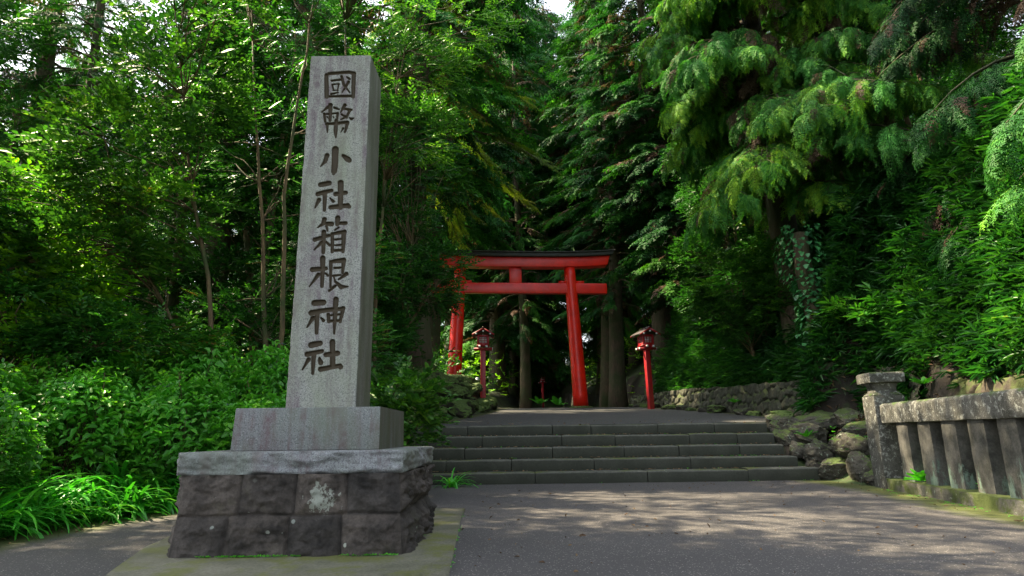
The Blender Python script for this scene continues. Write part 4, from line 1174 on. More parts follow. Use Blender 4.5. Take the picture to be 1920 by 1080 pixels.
# big drooping cedar on the right bank: long branches reaching over the path
def hero_cedar():
    r = np.random.default_rng(9); tb = MB()
    bx, by = 7.45, 16.0; z0 = Ts(bx, by) - .5
    zz = np.linspace(z0, 17, 16); t = (zz - z0) / (17 - z0)
    tube(tb, np.stack([bx - .25 * t * 2, by + 0 * t, zz], -1), .42 * (1 - .6 * t), 16)
    P, D, SC, RS = [], [], [], []
    def branch(o, az, ln, el, dr_, dens, rs0, sc=1.0):
        dh = np.array([math.cos(az), math.sin(az), 0]); sd = np.array([-dh[1], dh[0], 0]); ts = np.linspace(0, 1, 9)
        bend = r.uniform(-.15, .15)
        cv = np.array(o) + ln * (ts[:, None] * dh + (el * ts - dr_ * ts ** 2.2)[:, None] * np.array([0, 0, 1]) + (bend * ts ** 2)[:, None] * sd)
        tube(tb, cv, np.linspace(.03 + .01 * ln, .006, 9), 5)
        # secondary branchlets
        nb = int(ln * 5)
        for k in range(nb):
            t0 = .15 + .85 * (k + r.uniform(0, 1)) / nb
            p = np.array([np.interp(t0, ts, cv[:, j]) for j in range(3)]); s_ = 1 if k % 2 else -1
            l2 = ln * .30 * (1.15 - t0) + r.uniform(.25, .6)
            d2 = unit(dh * r.uniform(.5, 1) + sd * s_ * r.uniform(.4, 1.1))
            tt = np.linspace(0, 1, 5); c2 = p + l2 * (tt[:, None] * d2 + (-.55 * tt ** 1.7)[:, None] * np.array([0, 0, 1]))
            tube(tb, c2, np.linspace(.010, .003, 5), 3)
            nf = int(l2 * dens) + 3
            tq = r.uniform(.1, 1, nf); pos = np.stack([np.interp(tq, tt, c2[:, j]) for j in range(3)], -1)
            dd_ = d2[None] * r.uniform(.3, 1, nf)[:, None] + sd[None] * r.normal(0, .35, nf)[:, None] + np.array([0, 0, -1])[None] * r.uniform(.35, 1.3, nf)[:, None]
            P.append(pos); D.append(dd_); SC.append(r.uniform(.65, 1.15, nf) * sc)
            b = np.full(nf, rs0 + r.uniform(-.25, .25)); b = np.where(r.uniform(0, 1, nf) < .05, 1.0, b)
            if t0 < .45 and r.uniform() < .35: b[:] = 1.0
            RS.append(b)
    for k in range(46):
        z = 6.9 + 8.3 * (k / 46.0) + r.uniform(-.2, .2)
        az = math.pi * r.uniform(.82, 1.75)                       # towards the path and the camera
        if az < math.pi * 1.22: z = max(z, 9.6) + r.uniform(0, 1.6)
        ln = r.uniform(2.6, 5.0) * (.62 + .38 * sstep(1.0, 1.45, az / math.pi))
        branch((bx - .02 * z, by, z), az, ln, r.uniform(.05, .35), r.uniform(.45, .8), 12.0, r.uniform(.25, .7))
    for k in range(16):
        z = 8 + 7 * (k / 16.0); branch((bx, by, z), r.uniform(-.6, 2.4), r.uniform(2.2, 4), .2, .55, 6.0, r.uniform(.2, .6), 1.1)
    P = np.concatenate(P); D = np.concatenate(D); SC = np.concatenate(SC); RS = np.clip(np.concatenate(RS), 0, 1)
    cm = MB(); scatter(cm, 'cedhang', P, frames(unit(D), r.uniform(-.8, .8, len(P))), SC, RS, r, .12)
    return tb.mesh("trunk", True), cm.mesh("crown")
hc = hero_cedar()
put_tree("cedar_tree", hc, (BK, MT['cedarfresh']), (0, 0, 0), 0, 1, "big cedar with long drooping bright sprays over the right bank, grey trunk showing below")

def near_cedar(seed, bx, by, zr, azr, n, lnr, rsr=(.2, .6), H=15, dens=9.0, brown=.05, r0=.34):
    r = np.random.default_rng(seed); tb = MB(); z0 = Ts(bx, by) - .4
    zz = np.linspace(z0, H, 14); t = (zz - z0) / (H - z0)
    tube(tb, np.stack([bx + 0 * t, by + 0 * t, zz], -1), r0 * (1 - .6 * t), 14)
    P, D, SC, RS = [], [], [], []
    for k in range(n):
        z = zr[0] + (zr[1] - zr[0]) * (k + r.uniform(0, 1)) / n; az = r.uniform(*azr); ln = r.uniform(*lnr)
        dh = np.array([math.cos(az), math.sin(az), 0]); sd = np.array([-dh[1], dh[0], 0]); ts = np.linspace(0, 1, 8)
        el, dr_ = r.uniform(.0, .3), r.uniform(.4, .7)
        cv = np.array((bx, by, z)) + ln * (ts[:, None] * dh + (el * ts - dr_ * ts ** 2)[:, None] * np.array([0, 0, 1]))
        tube(tb, cv, np.linspace(.02 + .01 * ln, .005, 8), 4)
        nf = int(ln * dens * 2.2); tq = r.uniform(.15, 1, nf) ** .75
        pos = np.stack([np.interp(tq, ts, cv[:, j]) for j in range(3)], -1) 
        sdv = r.choice([-1, 1], nf) * r.uniform(.05, 1, nf)
        pos = pos + sd[None] * (sdv * .25 * ln * (1.1 - tq))[:, None] + np.array([0, 0, -1]) * (np.abs(sdv) * .15)[:, None]
        D.append(dh[None] * r.uniform(.3, 1, nf)[:, None] + sd[None] * sdv[:, None] * .6 + np.array([0, 0, -1])[None] * r.uniform(.3, 1.2, nf)[:, None])
        P.append(pos); SC.append(r.uniform(.7, 1.2, nf))
        b = np.full(nf, r.uniform(*rsr)) + r.uniform(-.15, .15, nf); b = np.where((r.uniform(0, 1, nf) < brown) | ((tq < .5) & (r.uniform(0, 1, nf) < brown * 5)), 1.0, b); RS.append(b)
    P = np.concatenate(P); D = np.concatenate(D); SC = np.concatenate(SC); RS = np.clip(np.concatenate(RS), 0, 1)
    cm = MB(); scatter(cm, 'cedhang', P, frames(unit(D), r.uniform(-.8, .8, len(P))), SC, RS, r, .12)
    return tb.mesh("trunk", True), cm.mesh("crown")
put_tree("cedar_tree", near_cedar(31, 11.2, 10.8, (5.4, 12), (math.pi * .75, math.pi * 1.4), 34, (2.2, 4.6), (.1, .55), brown=.16), (BK, MT['cedar']), (0, 0, 0), 0, 1, "dark shaded cedar with rusty brown inner sprays at the upper right")
put_tree("cedar_tree", near_cedar(33, 8.9, 6.4, (5.0, 7.6), (math.pi * .80, math.pi * 1.15), 9, (2.4, 3.4), (.25, .5), H=14, brown=.0), (BK, MT['cedarfresh']), (0, 0, 0), 0, 1, "near cedar whose bright green spray tips enter at the top right corner")

# ---- left side broadleaf trees
def stem(x, y, pts): z = Ts(x, y) - .2; return [(x, y, z)] + pts
# front-left camellia-like tree with bright upper leaves
c1 = broad_tree(201, [stem(-4.5, 9.7, [(-4.9, 9.8, 3.2), (-5.5, 9.8, 5.6), (-5.9, 9.6, 8.2)]), stem(-4.7, 9.9, [(-5.6, 10.2, 2.6), (-6.6, 10.2, 4.4)])],
    [(-6.1, 9.2, 5.3, 1.2, 1.0, .9, 3), (-5.6, 9.4, 6.6, 1.1, 1.0, .8, 2.6), (-7.0, 9.4, 3.6, 1.5, 1.0, .6, 2.5), (-5.6, 9.6, 4.4, .9, .8, .5, 1.2), (-8.4, 9.4, 3.0, 1.3, 1, .6, 2), (-5.4, 9.2, 8.2, 1.3, 1.2, .8, 1.2), (-7.8, 9.8, 4.9, 1.2, 1.0, .7, 2)],
    'round', 1900, 1.0, 150)
put_tree("broadleaf_tree", c1, (TW, MT['camellia']), (0, 0, 0), 0, 1, "leaning broadleaf tree with bright upper leaves and bare lower twigs on the left")
c2 = broad_tree(202, [stem(-3.85, 10.2, [(-3.8, 10.2, 3), (-3.95, 10.2, 5), (-3.7, 10.3, 9.0)]), stem(-3.5, 10.4, [(-3.3, 10.4, 2.2), (-3.0, 10.4, 4.6), (-3.1, 10.4, 8.5)]), stem(-3.9, 10.3, [(-4.4, 10.5, 4.4), (-4.9, 10.5, 8.2)])],
    [(-3.9, 10.3, 10.4, 1.7, 1.4, .5, 2.6), (-2.2, 10.0, 10.6, 1.3, 1.3, .4, 1.6), (-3.8, 10.6, 8.6, 1.7, 1.2, .9, .9), (-4.6, 11.2, 6.2, 1.4, .8, 1.1, 1.4), (-3.4, 11.2, 4.0, 1.2, .8, 1.2, 1.6), (-4.8, 11.2, 2.6, 1.6, .8, .9, 2), (-3.0, 10.8, 2.2, 1.0, .7, .8, 1.4)],
    'cam', 2100, 1.0, 150, stem_r=.055)
put_tree("broadleaf_tree", c2, (TW, MT['darkleaf']), (0, 0, 0), 0, 1, "tree of several thin upright brown stems just left of the inscribed pillar")
c3 = broad_tree(203, [stem(-9.0, 9.0, [(-8.6, 9.0, 2.6), (-8.2, 9.0, 4.2)]), stem(-9.0, 9.2, [(-7.6, 8.8, 2.2), (-6.0, 8.7, 2.0)])],
    [(-9.0, 8.8, 4.1, 1.6, 1.2, .6, 2.0), (-7.4, 8.8, 2.6, 1.5, .9, .45, 1.8), (-5.8, 9.2, 2.3, 1.3, .9, .4, 1.6), (-9.5, 9.0, 4.8, 1.4, 1.2, .9, 2)],
    'cam', 2300, 1.05, 130, stem_r=.09)
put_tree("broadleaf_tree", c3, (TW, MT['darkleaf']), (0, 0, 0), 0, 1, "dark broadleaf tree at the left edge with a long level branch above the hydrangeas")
# shared mid-distance broadleaf evergreens to close the wood
e1 = broad_tree(211, [[(0, 0, -.4), (.2, 0, 3), (0, .2, 7)], [(0, 0, -.2), (.9, .3, 3), (1.6, .2, 5.5)], [(0, 0, -.2), (-.8, .1, 3), (-1.6, .2, 5.6)]],
    [(0, 0, 7.5, 2.2, 2.0, 1.4, 3), (1.6, 0, 5.4, 1.7, 1.6, 1.2, 2), (-1.6, 0, 5.2, 1.7, 1.6, 1.2, 2), (0, -.6, 3.4, 2.0, 1.6, 1.1, 2.4), (.6, -.4, 1.5, 1.8, 1.5, .9, 2)], 'camfar', 2600, 1.05, 90, stem_r=.12)
e2 = broad_tree(212, [[(0, 0, -.4), (.1, 0, 4), (.3, .2, 9)], [(0, 0, .3), (-1.2, .3, 4.2), (-1.5, .2, 7)]],
    [(.2, 0, 9.4, 2.0, 2.0, 1.6, 3), (-1.5, 0, 7.2, 1.6, 1.6, 1.2, 2), (1.5, .3, 6.8, 1.5, 1.5, 1.0, 2), (.3, -.3, 4.6, 1.8, 1.6, .8, 1.4), (-.4, -.4, 2.0, 1.8, 1.5, .9, 1.4)], 'camfar', 2300, 1.05, 90, stem_r=.13)
e_shade = broad_tree(213, [[(0, 0, -.4), (.1, 0, 4), (.2, .2, 10)], [(.1, 0, 4), (-1.5, .3, 7.2), (-2.2, .2, 9)], [(.1, 0, 4.5), (1.8, -.3, 7.6), (2.4, .2, 9)]],  # high sparse crown shaped to dapple the asphalt from out of view
    [(0, 0, 10.5, 2.6, 2.6, 1.2, 3), (-2.2, .5, 9, 2.0, 2.2, .9, 2), (2.3, -.5, 9, 2.0, 2.2, .9, 2), (.3, 1.8, 8.2, 2.0, 1.6, .8, 1.4)], 'camfar', 2300, 1.15, 70, stem_r=.18, shell=.2)
for pr in (e1, e2, e_shade): pr[0].materials.append(TW); pr[1].materials.append(MT['darkleaf'])
GE = "dark evergreens closing the wood on the left"
for k, (x, y, s) in enumerate([(-8, 14.5, 1.0), (-5.6, 13.6, .9), (-4.6, 16.2, .95), (-12.5, 12.5, .95), (-4.6, 18.5, 1.1), (-8.5, 19, 1.2), (-12.5, 20, 1.25), (-16.5, 15, 1.1), (-18, 23, 1.3)]):
    put_tree("evergreen_tree", (e1, e2)[k % 2], (None, None), (x, y, Ts(x, y) - .15), r_.uniform(0, 6.28), s, "dark broadleaf evergreen in the shaded wood behind the left shrubs", GE)
GC = "evergreens closing the view at the far end of the path"
for k, (x, y, s) in enumerate([(-3, 62, 1.2), (1, 70, 1.5), (5, 64, 1.2), (8, 58, 1.2), (-7, 55, 1.2), (3.2, 76, 1.5), (11, 68, 1.5), (-9, 68, 1.5)]):
    put_tree("evergreen_tree", (e1, e2)[k % 2], (None, None), (x, y, Ts(x, y) - 1.0), r_.uniform(0, 6.28), s, "dark broadleaf evergreen closing the view far up the path beyond the gate", GC)
GR = "dark evergreens on the right bank"
for k, (x, y, s) in enumerate([(9.5, 20, 1.0), (8.6, 24, 1.0), (12.5, 17, 1.0), (15, 22, 1.2), (11, 28, 1.2), (13.5, 12, .9), (16, 15, 1.1)]):
    put_tree("evergreen_tree", (e2, e1)[k % 2], (None, None), (x, y, Ts(x, y) - .3), r_.uniform(0, 6.28), s, "dark broadleaf evergreen in the shaded wood on top of the right bank", GR)

# dark shrub tree overlapping the gate's left end
c4 = broad_tree(204, [stem(-2.9, 13.4, [(-2.7, 13.4, 3), (-2.2, 13.4, 4.8)]), stem(-3.1, 13.2, [(-2.2, 13.3, 3.2), (-1.7, 13.4, 4.0)])],
    [(-2.5, 13.2, 4.1, 1.0, .9, .8, 2.4), (-1.75, 13.6, 3.9, .55, .7, .45, 1.4), (-2.95, 13.0, 2.9, .7, .7, .7, 2), (-2.8, 13.4, 5.6, 1.0, .9, .8, 1.4), (-1.6, 14.2, 4.7, .6, .7, .5, 1.0), (-2.6, 14.0, 7.0, 1.3, 1.0, .9, 1.3), (-2.75, 13.4, 2.0, .55, .6, .4, 1.2)],
    'cam', 1800, 1.0, 120, stem_r=.06)
put_tree("broadleaf_tree", c4, (TW, MT['darkleaf']), (0, 0, 0), 0, 1, "glossy dark evergreen shrub covering the left end of the red gate")
# hanging sunlit leafy tree high behind the pillar's right edge
c5 = broad_tree(205, [stem(-2.6, 11.9, [(-2.7, 12, 4), (-2.5, 12, 7), (-2.2, 12, 9.5)])],
    [(-2.0, 11.6, 6.8, 1.1, .8, .6, 2), (-2.3, 11.8, 8.4, 1.5, .8, .7, 2), (-1.4, 12.0, 9.6, 1.5, .8, .6, 1.2)], 'cam', 800, 1.0, 80)
put_tree("broadleaf_tree", c5, (TW, MT['camellia']), (0, 0, 0), 0, 1, "light leafy branches high beside the pillar top, right of it")
# light shrub by the pillar's right foot
c6 = broad_tree(206, [stem(-1.9, 8.9, [(-1.8, 8.9, 1.2)])], [(-1.75, 8.9, 1.30, .55, .5, .42, 2), (-1.55, 8.8, .95, .45, .45, .3, 1)], 'round', 230, 1.05, 20, stem_r=.02)
put_tree("leafy_shrub", c6, (TW, MT['camellia']), (0, 0, 0), 0, 1, "small bright leafy shrub just right of the pillar above the plinth", None, "shrub", ("stem", "foliage"))

# ---- right bank shrubs
s1 = broad_tree(221, [stem(6.9, 17.6, [(6.6, 17.4, 3.6), (6.1, 17.2, 5.2)]), stem(7.0, 17.5, [(7.2, 17.2, 4), (7.4, 17, 5.6)])],
    [(6.2, 17.2, 5.0, 1.1, .9, .8, 2.4), (7.2, 16.8, 5.4, 1.1, .9, .7, 2), (5.9, 17.4, 3.9, .8, .8, .6, 1.6), (7.3, 16.6, 4.2, 1.2, .9, .7, 2), (8.2, 15.8, 4.9, .9, .8, .7, 1.4)], 'oblong', 1700, 1.15, 120, stem_r=.06)
put_tree("broadleaf_shrub", s1, (TW, MT['camellia']), (0, 0, 0), 0, 1, "light glossy long-leaved shrub on the bank right of the right lantern", None, "shrub", ("stem", "foliage"))
s2 = broad_tree(222, [stem(8.0, 12.2, [(7.6, 12, 3.6)]), stem(8.1, 12.0, [(8.3, 11.8, 3.8)])], [(7.3, 12.2, 3.2, .8, .5, .3, 1.5), (7.8, 11.6, 3.0, .6, .5, .3, 1)], 'oblong', 130, 1.7, 26, stem_r=.03)
put_tree("large_leaf_shrub", s2, (TW, MT['hydrangea']), (0, 0, 0), 0, 1, "shrub with a few large drooping leaves in the bamboo grass above the wall", None, "shrub", ("stem", "foliage"))
s3 = broad_tree(223, [stem(8.3, 8.6, [(8.0, 8.4, 2.9)])], [(7.9, 8.4, 2.7, .7, .5, .35, 1.5), (8.5, 8.0, 2.9, .6, .5, .3, 1)], 'oblong', 130, 1.45, 26, stem_r=.03)
put_tree("large_leaf_shrub", s3, (TW, MT['hydrangea']), (0, 0, 0), 0, 1, "low shrub with large leaves on the bank behind the stone fence", None, "shrub", ("stem", "foliage"))

# bamboo grass: uncountable cover of the bank
def cover(name, key, mat, n, xr, yr, hfun, scale, seed, dens=None, up=.7, kind="stuff", label=None, cat=None, dir0=None):
    r = np.random.default_rng(seed); x = r.uniform(*xr, n * 3); y = r.uniform(*yr, n * 3)
    keep = dens(x, y, r) if dens is not None else np.ones(len(x), bool)
    x, y = x[keep][:n], y[keep][:n]
    z = T(x, y) + hfun(x, y, r)
    d = r.normal(0, 1, (len(x), 3)); d[:, 2] = np.abs(d[:, 2]) * up
    if dir0 is not None: d = d + np.array(dir0)
    mb = MB(); P = np.stack([x, y, z], -1)
    rs_ = np.clip(.45 + .5 * fbm(P * .9, 3) + r.normal(0, .12, len(x)), 0, 1)
    scatter(mb, key, P, frames(unit(d), r.uniform(-.6, .6, len(x))), r.uniform(.75, 1.25, len(x)) * scale, rs_, r, .5)
    o = link(name, mb.mesh(name), MT[mat]); tag(o, label, cat, None, kind); return o
def bankdens(x, y, r):
    d = x - Rx(y); lim = np.where(y < 9.6, 1.45, np.where(y < 12.6, 1.55, .5)); return (d > lim) & (r.uniform(0, 1, len(x)) < 1.3 - .22 * (d - lim))
cover("bamboo_grass", 'sasa', 'sasa', 34000, (5.5, 12), (4.5, 26), lambda x, y, r: r.uniform(.03, 1.0, len(x)) * (.35 + 2.6 * sstep(.6, 1.9, x - Rx(y) - np.where(y < 12.6, 1.1, .2))), 1.2, 41, bankdens, label="dense bamboo grass covering the right bank", cat="bamboo grass", dir0=(-.8, -.5, -.1))
cover("bank_undergrowth", 'cam', 'darkleaf', 4500, (5.5, 12), (4.5, 28), lambda x, y, r: r.uniform(.05, 1, len(x)) * (.3 + 2.4 * sstep(.6, 2.2, x - Rx(y) - np.where(y < 12.6, 1.1, .2))), 1.1, 42, bankdens, label="small leafy undergrowth among the bamboo grass on the right bank", cat="undergrowth", dir0=(-.6, -.5, 0))
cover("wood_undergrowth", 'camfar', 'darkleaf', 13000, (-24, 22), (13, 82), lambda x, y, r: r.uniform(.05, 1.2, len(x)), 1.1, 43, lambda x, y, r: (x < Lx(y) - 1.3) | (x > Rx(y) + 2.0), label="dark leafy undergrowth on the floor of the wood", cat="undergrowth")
cover("lime_undergrowth", 'camfar', 'lime_sun', 1500, (-10, 12), (29, 52), lambda x, y, r: r.uniform(.1, 2.2, len(x)), 1.0, 44, lambda x, y, r: (x < Lx(y) - .4) | (x > Rx(y) + .5), label="light green undergrowth beyond the red gate, sunlight painted into its colour", cat="undergrowth")
# yellow-green shrub far left, sunlight painted into its leaf colour
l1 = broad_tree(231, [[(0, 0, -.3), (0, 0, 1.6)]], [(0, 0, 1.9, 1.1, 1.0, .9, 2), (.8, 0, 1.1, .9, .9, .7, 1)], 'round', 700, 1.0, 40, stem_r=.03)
for me, mt in zip(l1, (TW, MT['lime_sun'])): me.materials.append(mt)
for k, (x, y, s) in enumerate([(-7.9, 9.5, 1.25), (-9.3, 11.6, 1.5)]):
    put_tree("sun_tinted_shrub", l1, (None, None), (x, y, Ts(x, y)), k * 2.0, s, ("yellow green shrub with painted sunlight at the far left edge behind the hydrangeas", "second yellow green shrub standing behind the one at the left edge")[k], "sunlit shrubs behind the hydrangeas", "shrub", ("stem", "foliage"))
# brown litter on the banks
def litter(name, n, xr, yr, dens, seed, label, size=.05, h=.03):
    r = np.random.default_rng(seed); x = r.uniform(*xr, n * 4); y = r.uniform(*yr, n * 4); k = dens(x, y, r); x, y = x[k][:n], y[k][:n]; n = len(x)
    v, q = leafpoly(1, .35, .3, .2); d = r.normal(0, 1, (n, 3)); d[:, 2] *= .4
    R = frames(unit(d), r.uniform(-1.2, 1.2, n)); s = r.uniform(.5, 1.6, n) * size
    z = T(x, y) + r.uniform(0.0, h, n)
    VV = np.einsum('nij,vj->nvi', R, v) * s[:, None, None] + np.stack([x, y, z], -1)[:, None]
    mb = MB(); mb.add(VV.reshape(-1, 3), (q[None] + (np.arange(n) * len(v))[:, None, None]).reshape(-1, 4), None, np.repeat(r.uniform(0, 1, n), len(v)))
    o = link(name, mb.mesh(name), MT['litter']); tag(o, label, "leaf litter", None, "stuff")
litter("leaf_litter", 16000, (5.4, 9.5), (3.5, 26), lambda x, y, r: (x - Rx(y) > .75) & (x - Rx(y) < 3.2), 51, "dry brown leaves and stalks on the bank above the wall", .09, .09)
litter("court_litter", 220, (-.5, 5.0), (3.5, 11), lambda x, y, r: x > -9, 53, "scattered small dry leaves on the open asphalt", .035, .008)
bpy.data.objects["court_litter"].location.z = .045
r = np.random.default_rng(54); mb = MB()
for i in range(5):
    for k in range(110):
        x = r.uniform(-1.9, rends[i] - .1); y = 11 + .36 * i + (.33 - abs(r.normal(0, .07)) if i < 4 else r.uniform(.03, 2.0))
        v, q = leafpoly(r.uniform(.03, .07), .022, .3, .2)
        zt_ = zs[i + 1] + .012 + (max(0.0, y - 12.8) * .0655)
        mb.add(v @ rotm(r.uniform(-.5, .5), r.uniform(-.3, .1), r.uniform(0, 6.28)).T + np.array([x, y, zt_]), q, None, r.uniform(0, 1))
o = link("step_litter", mb.mesh("step_litter"), MT['litter']); tag(o, "small brown leaves gathered at the back of the step treads", "leaf litter", None, "stuff")
litter("path_litter", 500, (-4.6, 5.4), (3.5, 11.2), lambda x, y, r: ((x - Lx(y) < .5) & (x > Lx(y) - .2)) | ((Rx(y) - x < .4) & (x < Rx(y) + .1)), 52, "small fallen leaves along the asphalt edges", .035, .01)
bpy.data.objects["path_litter"].location.z = .045

# ------------------------------------------------------------------ hydrangeas
def hydrangea(seed, R=.75, H=1.25, n=500):
    r = np.random.default_rng(seed); tb, cm, fl = MB(), MB(), MB()
    th = r.uniform(0, 2 * np.pi, n); el = np.arcsin(r.uniform(-.62, 1, n)); rad = r.uniform(.68, 1.0, n)
    lump = 1 + .22 * fbm(np.stack([np.cos(th) * 1.6, np.sin(th) * 1.6, el * 1.5 + seed], -1), 2)
    P = np.stack([np.cos(th) * np.cos(el) * R * rad * lump, np.sin(th) * np.cos(el) * R * rad * lump, H * .42 + np.sin(el) * H * .58 * rad * lump], -1)
    up = unit(np.stack([P[:, 0] * .55, P[:, 1] * .55, np.full(n, .8)], -1) + r.normal(0, .25, (n, 3)))
    side = unit(np.cross(up, r.normal(size=(n, 3)))); fw = np.cross(side, up)
    scatter(cm, 'hyd', P, np.stack([side, -fw, up], -1), r.uniform(.7, 1.2, n), np.clip(.45 + .5 * fbm(P * 2.2 + seed, 2) + r.normal(0, .1, n), 0, 1), r, .5)
    for k in range(46):
        tip = P[r.integers(0, n)]; b = np.array([r.normal(0, .10), r.normal(0, .10), -.25]); ts = np.linspace(0, 1, 5)[:, None]
        tube(tb, b * (1 - ts) + tip * ts + np.array([0, 0, 1]) * .25 * ts * (1 - ts), np.linspace(.009, .004, 5), 4)
    idx = np.argsort(-P[:, 2] + r.normal(0, .25, n))[:7]
    for j in idx:
        for q_ in range(12):
            a = r.uniform(0, 6.28); rr = r.uniform(.01, .05); c = P[j] + np.array([math.cos(a) * rr, math.sin(a) * rr, .045 + r.uniform(-.006, .006)])
            for w_ in range(4):
                b_ = w_ * math.pi / 2 + a; d1 = np.array([math.cos(b_), math.sin(b_), .2]); d2 = np.array([-math.sin(b_), math.cos(b_), 0])
                fl.add([c, c + (d1 * .008 + d2 * .005), c + d1 * .014, c + (d1 * .008 - d2 * .005)], [(0, 1, 2, 3)], None, r.uniform(0, 1))
    return tb.mesh("stem", True), cm.mesh("foliage"), fl.mesh("flower_heads")
hy = [hydrangea(s) for s in (1, 2, 3)]
for h in hy:
    h[0].materials.append(TW); h[1].materials.append(MT['hydrangea']); h[2].materials.append(MT['petal'])
GH = "hydrangea shrubs on the left bank"
hyp = [
 (-3.2, 8.3, 1.0, "hydrangea shrub directly left of the plinth"), (-4.35, 8.5, 1.05, "hydrangea shrub second from the plinth in the front row"),
 (-5.4, 8.0, 1.0, "hydrangea shrub in the middle of the front row with lilac flower heads"), (-6.3, 7.3, 1.0, "hydrangea shrub of the front row nearest the left edge"),
 (-3.6, 9.6, 1.15, "tall hydrangea shrub behind the plinth's left corner"), (-4.9, 9.6, 1.15, "hydrangea shrub in the second row below the leaning tree"),
 (-6.3, 9.2, 1.15, "hydrangea shrub in the second row under the level branch"), (-7.2, 7.9, 1.0, "hydrangea shrub in the second row at the left"),
 (-2.5, 9.9, 1.0, "hydrangea shrub showing just right of the pillar"), (-7.0, 10.6, 1.2, "hydrangea shrub of the back row behind the level branch"), (-5.5, 10.9, 1.2, "hydrangea shrub of the back row in deep shade"),
 (-9.3, 9.2, 1.0, "hydrangea shrub of the back row at the left edge"), (-2.35, 8.4, .8, "low hydrangea shrub behind the plinth"), (-5.25, 6.15, .78, "near hydrangea with large leaves at the left edge above the strap leaves"),
 (-6.9, 6.0, .95, "hydrangea at the far left beside the path bend"), (-8.6, 7.2, 1.1, "hydrangea at the left edge of the second row"),
]
for k, (x, y, s, lb) in enumerate(hyp):
    put_tree("hydrangea", hy[k % 3], (None, None, None), (x, y, Ts(x, y) + .02), k * 1.7, (s, s, s * (1.42 if y > 9 else 1.15)), lb, GH, "shrub", ("stem", "foliage", "flower_heads"))

# ------------------------------------------------------------------ strap-leaved clumps
def strap_clump(seed, n=40, L=.60, w=.032):
    r = np.random.default_rng(seed); mb = MB()
    for k in range(n):
        l = L * r.uniform(.65, 1.2); v, q = strapleaf(l, w * r.uniform(.8, 1.2), r.uniform(1.3, 2.5))
        az = r.uniform(0, 6.28); el = r.uniform(.7, 1.35)
        M_ = rotm(r.uniform(-.3, .3), -el, az)
        mb.add(v @ M_.T + np.array([r.normal(0, .03), r.normal(0, .03), -.01]), q, None, np.clip(r.normal(.45, .22), 0, 1))
    return mb.mesh("strap_leaves", True)
scs = [strap_clump(s) for s in range(4)]
for m_ in scs: m_.materials.append(MT['strap'])
GS = "strap leaved clumps edging the left bank"
k = 0
for yy in np.arange(5.3, 8.5, .22):
    for row in range(3):
        x = Lx(yy) - .04 - row * .27 + r_.uniform(-.08, .08); y = yy + r_.uniform(-.09, .09)
        if x > -2.9: continue
        o = link("strap_leaf_plant", scs[k % 4], None, None, (x, y, Ts(x, y) + .01), (0, 0, r_.uniform(0, 6.28)), r_.uniform(.85, 1.2)); k += 1
        tag(o, "green strap leaved clump in the row edging the left bank", "plant", GS)
o = link("strap_leaf_plant", scs[1], None, None, (-1.0, 10.55, .0), (0, 0, 1.0), .85); tag(o, "single strap leaved clump at the left end of the lowest step beside the plinth", "plant")

# ------------------------------------------------------------------ ferns, ivy, small weeds
def fern_mesh(seed, n=9, L=.24):
    r = np.random.default_rng(seed); mb = MB()
    for k in range(n):
        az = r.uniform(0, 6.28); el = r.uniform(.4, 1.2); l = L * r.uniform(.7, 1.15); M_ = rotm(0, -el, az)
        for j in range(11):
            t = (j + 1) / 12; p = np.array([l * t, 0, -.35 * l * t * t]); wl = .28 * l * math.sin(math.pi * (t * .85 + .12))
            for s in (-1, 1):
                a = p; b = p + np.array([.02, s * wl, -.01]); c = p + np.array([.028, 0, 0]); d = p + np.array([.035, s * wl * .6, 0])
                mb.add(np.array([a, b, d, c]) @ M_.T, [(0, 1, 2, 3)], None, r.uniform(0, 1))
    return mb.mesh("fern")
fm = [fern_mesh(1), fern_mesh(2)]
for m_ in fm: m_.materials.append(MT['fern'])
for k, (x, y, z, s, lb) in enumerate([
 (5.20, 8.32, .16, 1.0, "bright fern growing between the first two fence balusters"), (5.35, 11.75, .70, .8, "small fern among the rocks beside the third step"),
 (5.06, 7.0, .16, .45, "tiny fern at the foot of the fourth fence baluster"), (6.5, 10.0, 1.5, .8, "fern behind the fence end post on the wall top"),
 (7.2, 8.6, 2.05, 1.0, "bright fern in the dry leaves above the stone bank"), (6.30, 13.3, 1.5, .6, "small fern rooted in the face of the stone wall"), (6.35, 7.5, 1.42, .6, "small fern on the mossy bank behind the fence rail"),
 (6.1, 17.5, 1.6, .8, "fern at the foot of the stone wall far back"), (2.0, 28.6, 2.1, 2.2, "bright fern beside the red gate's right leg"), (1.2, 29.5, 2.2, 2.0, "bright fern left of the red gate's right leg, farther from it")]):
    o = link("fern", fm[k % 2], None, None, (x, y, z), (0, 0, k * 1.3), s); tag(o, lb, "fern", "ferns")
r = np.random.default_rng(8); mb = MB()
n = 900; th = r.uniform(0, 6.28, n); zz = r.uniform(2.4, 5.4, n); rad = .30 + .16 * r.uniform(0, 1, n) + .10 * np.sin(zz * 3)
P = np.stack([6.75 + .18 * np.sin(zz) + np.cos(th) * rad, 13.6 + np.sin(th) * rad, zz], -1)
v, q = leafpoly(.09, .085, .1, .2, .3)
D = unit(np.stack([np.cos(th), np.sin(th), np.full(n, -.9)], -1) + r.normal(0, .3, (n, 3)))
VV = np.einsum('nij,vj->nvi', frames(D), v) * r.uniform(.7, 1.4, n)[:, None, None] + P[:, None]
mb.add(VV.reshape(-1, 3), (q[None] + (np.arange(n) * len(v))[:, None, None]).reshape(-1, 4), None, np.repeat(r.uniform(0, 1, n), len(v)))
iv = empty("ivy_column", (6.75, 13.6, Ts(6.75, 13.6)), 0, "blue green ivy climbing a dead stump below the big drooping cedar", "ivy")
link("ivy_leaves", mb.mesh("ivy"), MT['ivy'], iv, loc=(-6.75, -13.6, -iv.location.z))
